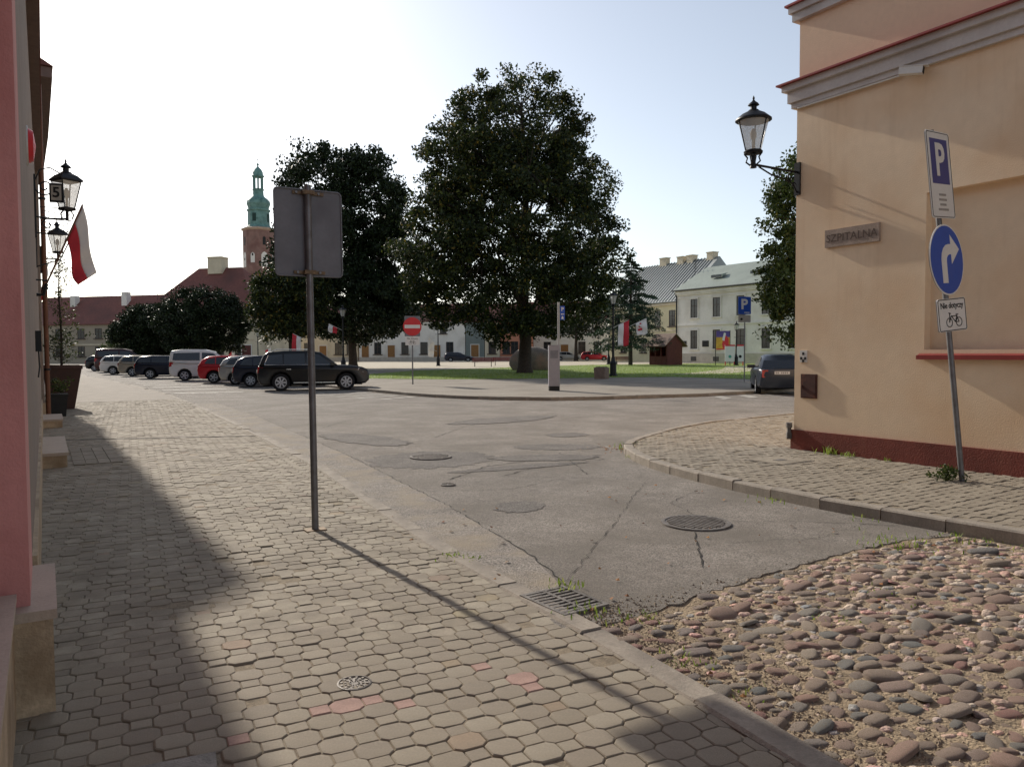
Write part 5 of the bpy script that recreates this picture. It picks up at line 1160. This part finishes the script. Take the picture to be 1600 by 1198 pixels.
# terrace of low houses behind the trees
def terrace(name, label, px0, px1, d0, d1, h, wall, openings, rise=3.2, chim=((3,4,1.0,2.2),)):
    t, L, r_ = house(name, label, at(px0,d0), at(px1,d1), h, 8, wall, TILE, rise, .35, chimneys=chim)
    for kind, f in openings:
        x = L*f
        if kind == 'w': window(t, x, 1.2, 1.25, 2.0, FRAME_D)
        elif kind == 'u': window(t, x, 4.6, 1.1, 1.7, FRAME_D)
        else: door(t, x, 1.3, 2.7, mat('ochre_door','#8a6338',.7,.1,5))
    MB().box(0,L,-.08,0,-.1,.7).build('base', mat('pale_base','#b3aca1'), t); MB().box(0,L,-.2,0,h-.35,h-.05).build('cornice', wall, t)
terrace('terrace_house', 'cream terrace house right of the hipped roof house', 440, 560, 135, 133, 6.8, CREAM, [('w',.15),('w',.35),('d',.55),('w',.75),('w',.9),('u',.3),('u',.7)])
terrace('terrace_house', 'long white terrace house behind the no entry sign', 562, 727, 132, 128, 6.6, WHITEW, [('d',.06),('w',.18),('d',.31),('w',.44),('w',.62),('d',.74),('w',.86),('u',.2),('u',.5),('u',.8)])
terrace('terrace_house', 'dark grey green gateway house between white and cream fronts', 728, 757, 128, 127.5, 6.4, GREYW, [('d',.5)], chim=())
terrace('terrace_house', 'narrow cream house left of the orange house', 758, 781, 127.5, 127, 6.4, CREAM, [('w',.5),('u',.5)], chim=())
terrace('terrace_house', 'orange plastered house behind the boulder', 782, 814, 127, 126, 6.4, ORANGE, [('w',.3),('w',.7),('u',.3),('u',.7)], chim=())
terrace('terrace_house', 'pale grey house behind the pay machine', 815, 950, 134, 133, 7.2, WHITEW, [('w',.1),('w',.3),('d',.5),('w',.7),('w',.88),('u',.2),('u',.6)])
# hipped roof house and the long house far left
t, L, r_ = house('hipped_house', 'large cream house with red hipped tile roof behind the round trees', at(214,112), at(398,108), 6.4, 14, CREAM, TILE, 8.0, .5, hip=6.0)
MB().box(L*.5-1.4,L*.5+.9,5.8,7.6,13.4,15.8).box(L*.5-1.5,L*.5+1.0,5.7,7.7,15.801,15.95).build('chimney', CREAM, r_)
for f in (.12,.28,.72,.86): window(t, L*f, 1.3, 1.2, 1.9, FRAME_D); window(t, L*f, 4.2, 1.1, 1.5, FRAME_D)
door(t, L*.94, 1.4, 2.6, WOODR); MB().box(0,L,-.12,0,3.4,3.6).build('floor_band', CREAM, t)
t, L, r_ = house('long_house', 'long grey beige house with red tile roof closing the street on the left', at(38,128), at(232,122), 6.2, 10, mat('drab_plaster','#9c9180',.92,.06,.5), TILE, 5.0, .4)
MB().box(L*.72-.5,L*.72+.5,3.0,4.0,8.8,11.6).build('chimney', WHITEW, r_); MB().box(L*.30-.5,L*.30+.5,3.0,4.0,8.8,11.2).build('chimney', WHITEW, r_)
for f in (.30,.48,.62,.8): window(t, L*f, 1.1, 1.3, 1.6, FRAME_D); window(t, L*f, 4.0, 1.3, 1.6, FRAME_D)
MB().box(0,L,-.15,0,2.9,3.1).build('floor_band', CREAM, t)
# church tower
p = at(409, 186); t = thing('church_tower', 'brick church tower with green copper baroque spire', 'tower', (p.x,p.y,0), .2)
MB().lathe([(4.5,-.2),(4.5,19.2)],4,rot=PI/4+.3).build('lower_tower', BRICK_F, t) if False else MB().lathe([(4.35,-.2),(4.35,18.8)],8,rot=.3).build('lower_tower', BRICK_F, t)
MB().lathe([(4.4,18.81),(4.6,19.0),(4.6,19.3),(3.75,19.9)],8,rot=.3).build('ledge', mat('tower_stone','#b09a88',.9,.1,1), t)
up = MB().lathe([(3.72,19.5),(3.72,30.7)],8,rot=.3).build('upper_tower', BRICK_F, t)
MB().lathe([(3.75,30.71),(4.1,31.0),(4.1,31.25),(3.4,31.5)],8,rot=.3).build('cornice', mat('tower_stone','#b09a88'), t)
ap = 3.72*math.cos(PI/8)
for k in range(8):
    a = .3+PI/8+k*PI/4; M_ = Matrix.Rotation(a+PI/2,4,'Z')
    def nic(b, w, z0, z1, dd): b.slab([(-w/2,z0),(w/2,z0),(w/2,z1-.5*w),(w*.28,z1-.15*w),(0,z1),(-w*.28,z1-.15*w),(-w/2,z1-.5*w)], -ap-dd, -ap+.05); return b
    z0, z1, w = ((22.0,25.6,1.5) if k%2 else (23.0,25.4,1.0))
    o = nic(MB(), w, z0, z1, .06).build('niche', WHITEW, up); o.matrix_local = M_
    q = MB().box(-.18,.18,-ap-.10,-ap-.061,z0+1.6,z0+2.2).build('opening', INK, up); q.matrix_local = M_
    if k%2: q = nic(MB(), .7, 27.2, 29.2, .06).build('window', INK, up); q.matrix_local = M_
sp = MB().lathe([(3.0,31.51),(2.75,31.9),(2.55,32.2),(2.5,35.4),(2.75,35.6),(2.75,35.9),(2.35,36.1),(2.5,36.6),(2.75,37.3),(2.6,38.0),(2.0,38.6),(1.45,39.0),(1.25,39.4),(1.2,40.4),(1.35,40.6),(1.35,40.8),(.9,40.9)],8,rot=.3).build('spire', COPPER, t)
for k in range(8):
    a = .3+k*PI/4; MB().tube([(1.05*math.cos(a),1.05*math.sin(a),40.7),(1.05*math.cos(a),1.05*math.sin(a),43.6)],.17,6).build('lantern_column', COPPER, sp)
MB().lathe([(1.25,43.6),(1.45,43.75),(1.45,43.95),(1.2,44.2),(1.15,44.8),(.8,45.5),(.3,46.0),(.12,46.3),(.28,46.55),(.28,46.75),(.05,47.0),(.04,48.2)],8,rot=.3).build('cupola', COPPER, sp)
MB().box(-.35,.35,-.04,.04,47.7,47.8).build('cross_bar', BLACK, sp)
for k in range(0,8,2):
    a = .3+PI/8+k*PI/4; q = MB().box(-.45,.45,-2.52*math.cos(PI/8)-.06,-2.52*math.cos(PI/8)+.1,32.9,34.8).build('louvre', mat('dark_louvre','#1f3a34'), sp); q.matrix_local = Matrix.Rotation(a+PI/2,4,'Z')
# aerials
for px, d, z, lab in ((256,113,13.0,'thin roof aerial left of the hipped roof'),(1130,97,13.2,'thin roof aerial above the white house')):
    p = at(px, d); t = thing('roof_aerial', lab, 'aerial', (p.x,p.y+5,z-3)); MB().tube([(0,0,-2),(0,0,3.4)],.04,5).build('mast', BLACK, t); 
    for k in range(3): MB().tube([(-.5+.1*k,0,2.4+.4*k),(.5-.1*k,0,2.4+.4*k)],.02,4).build('rod', BLACK, t)
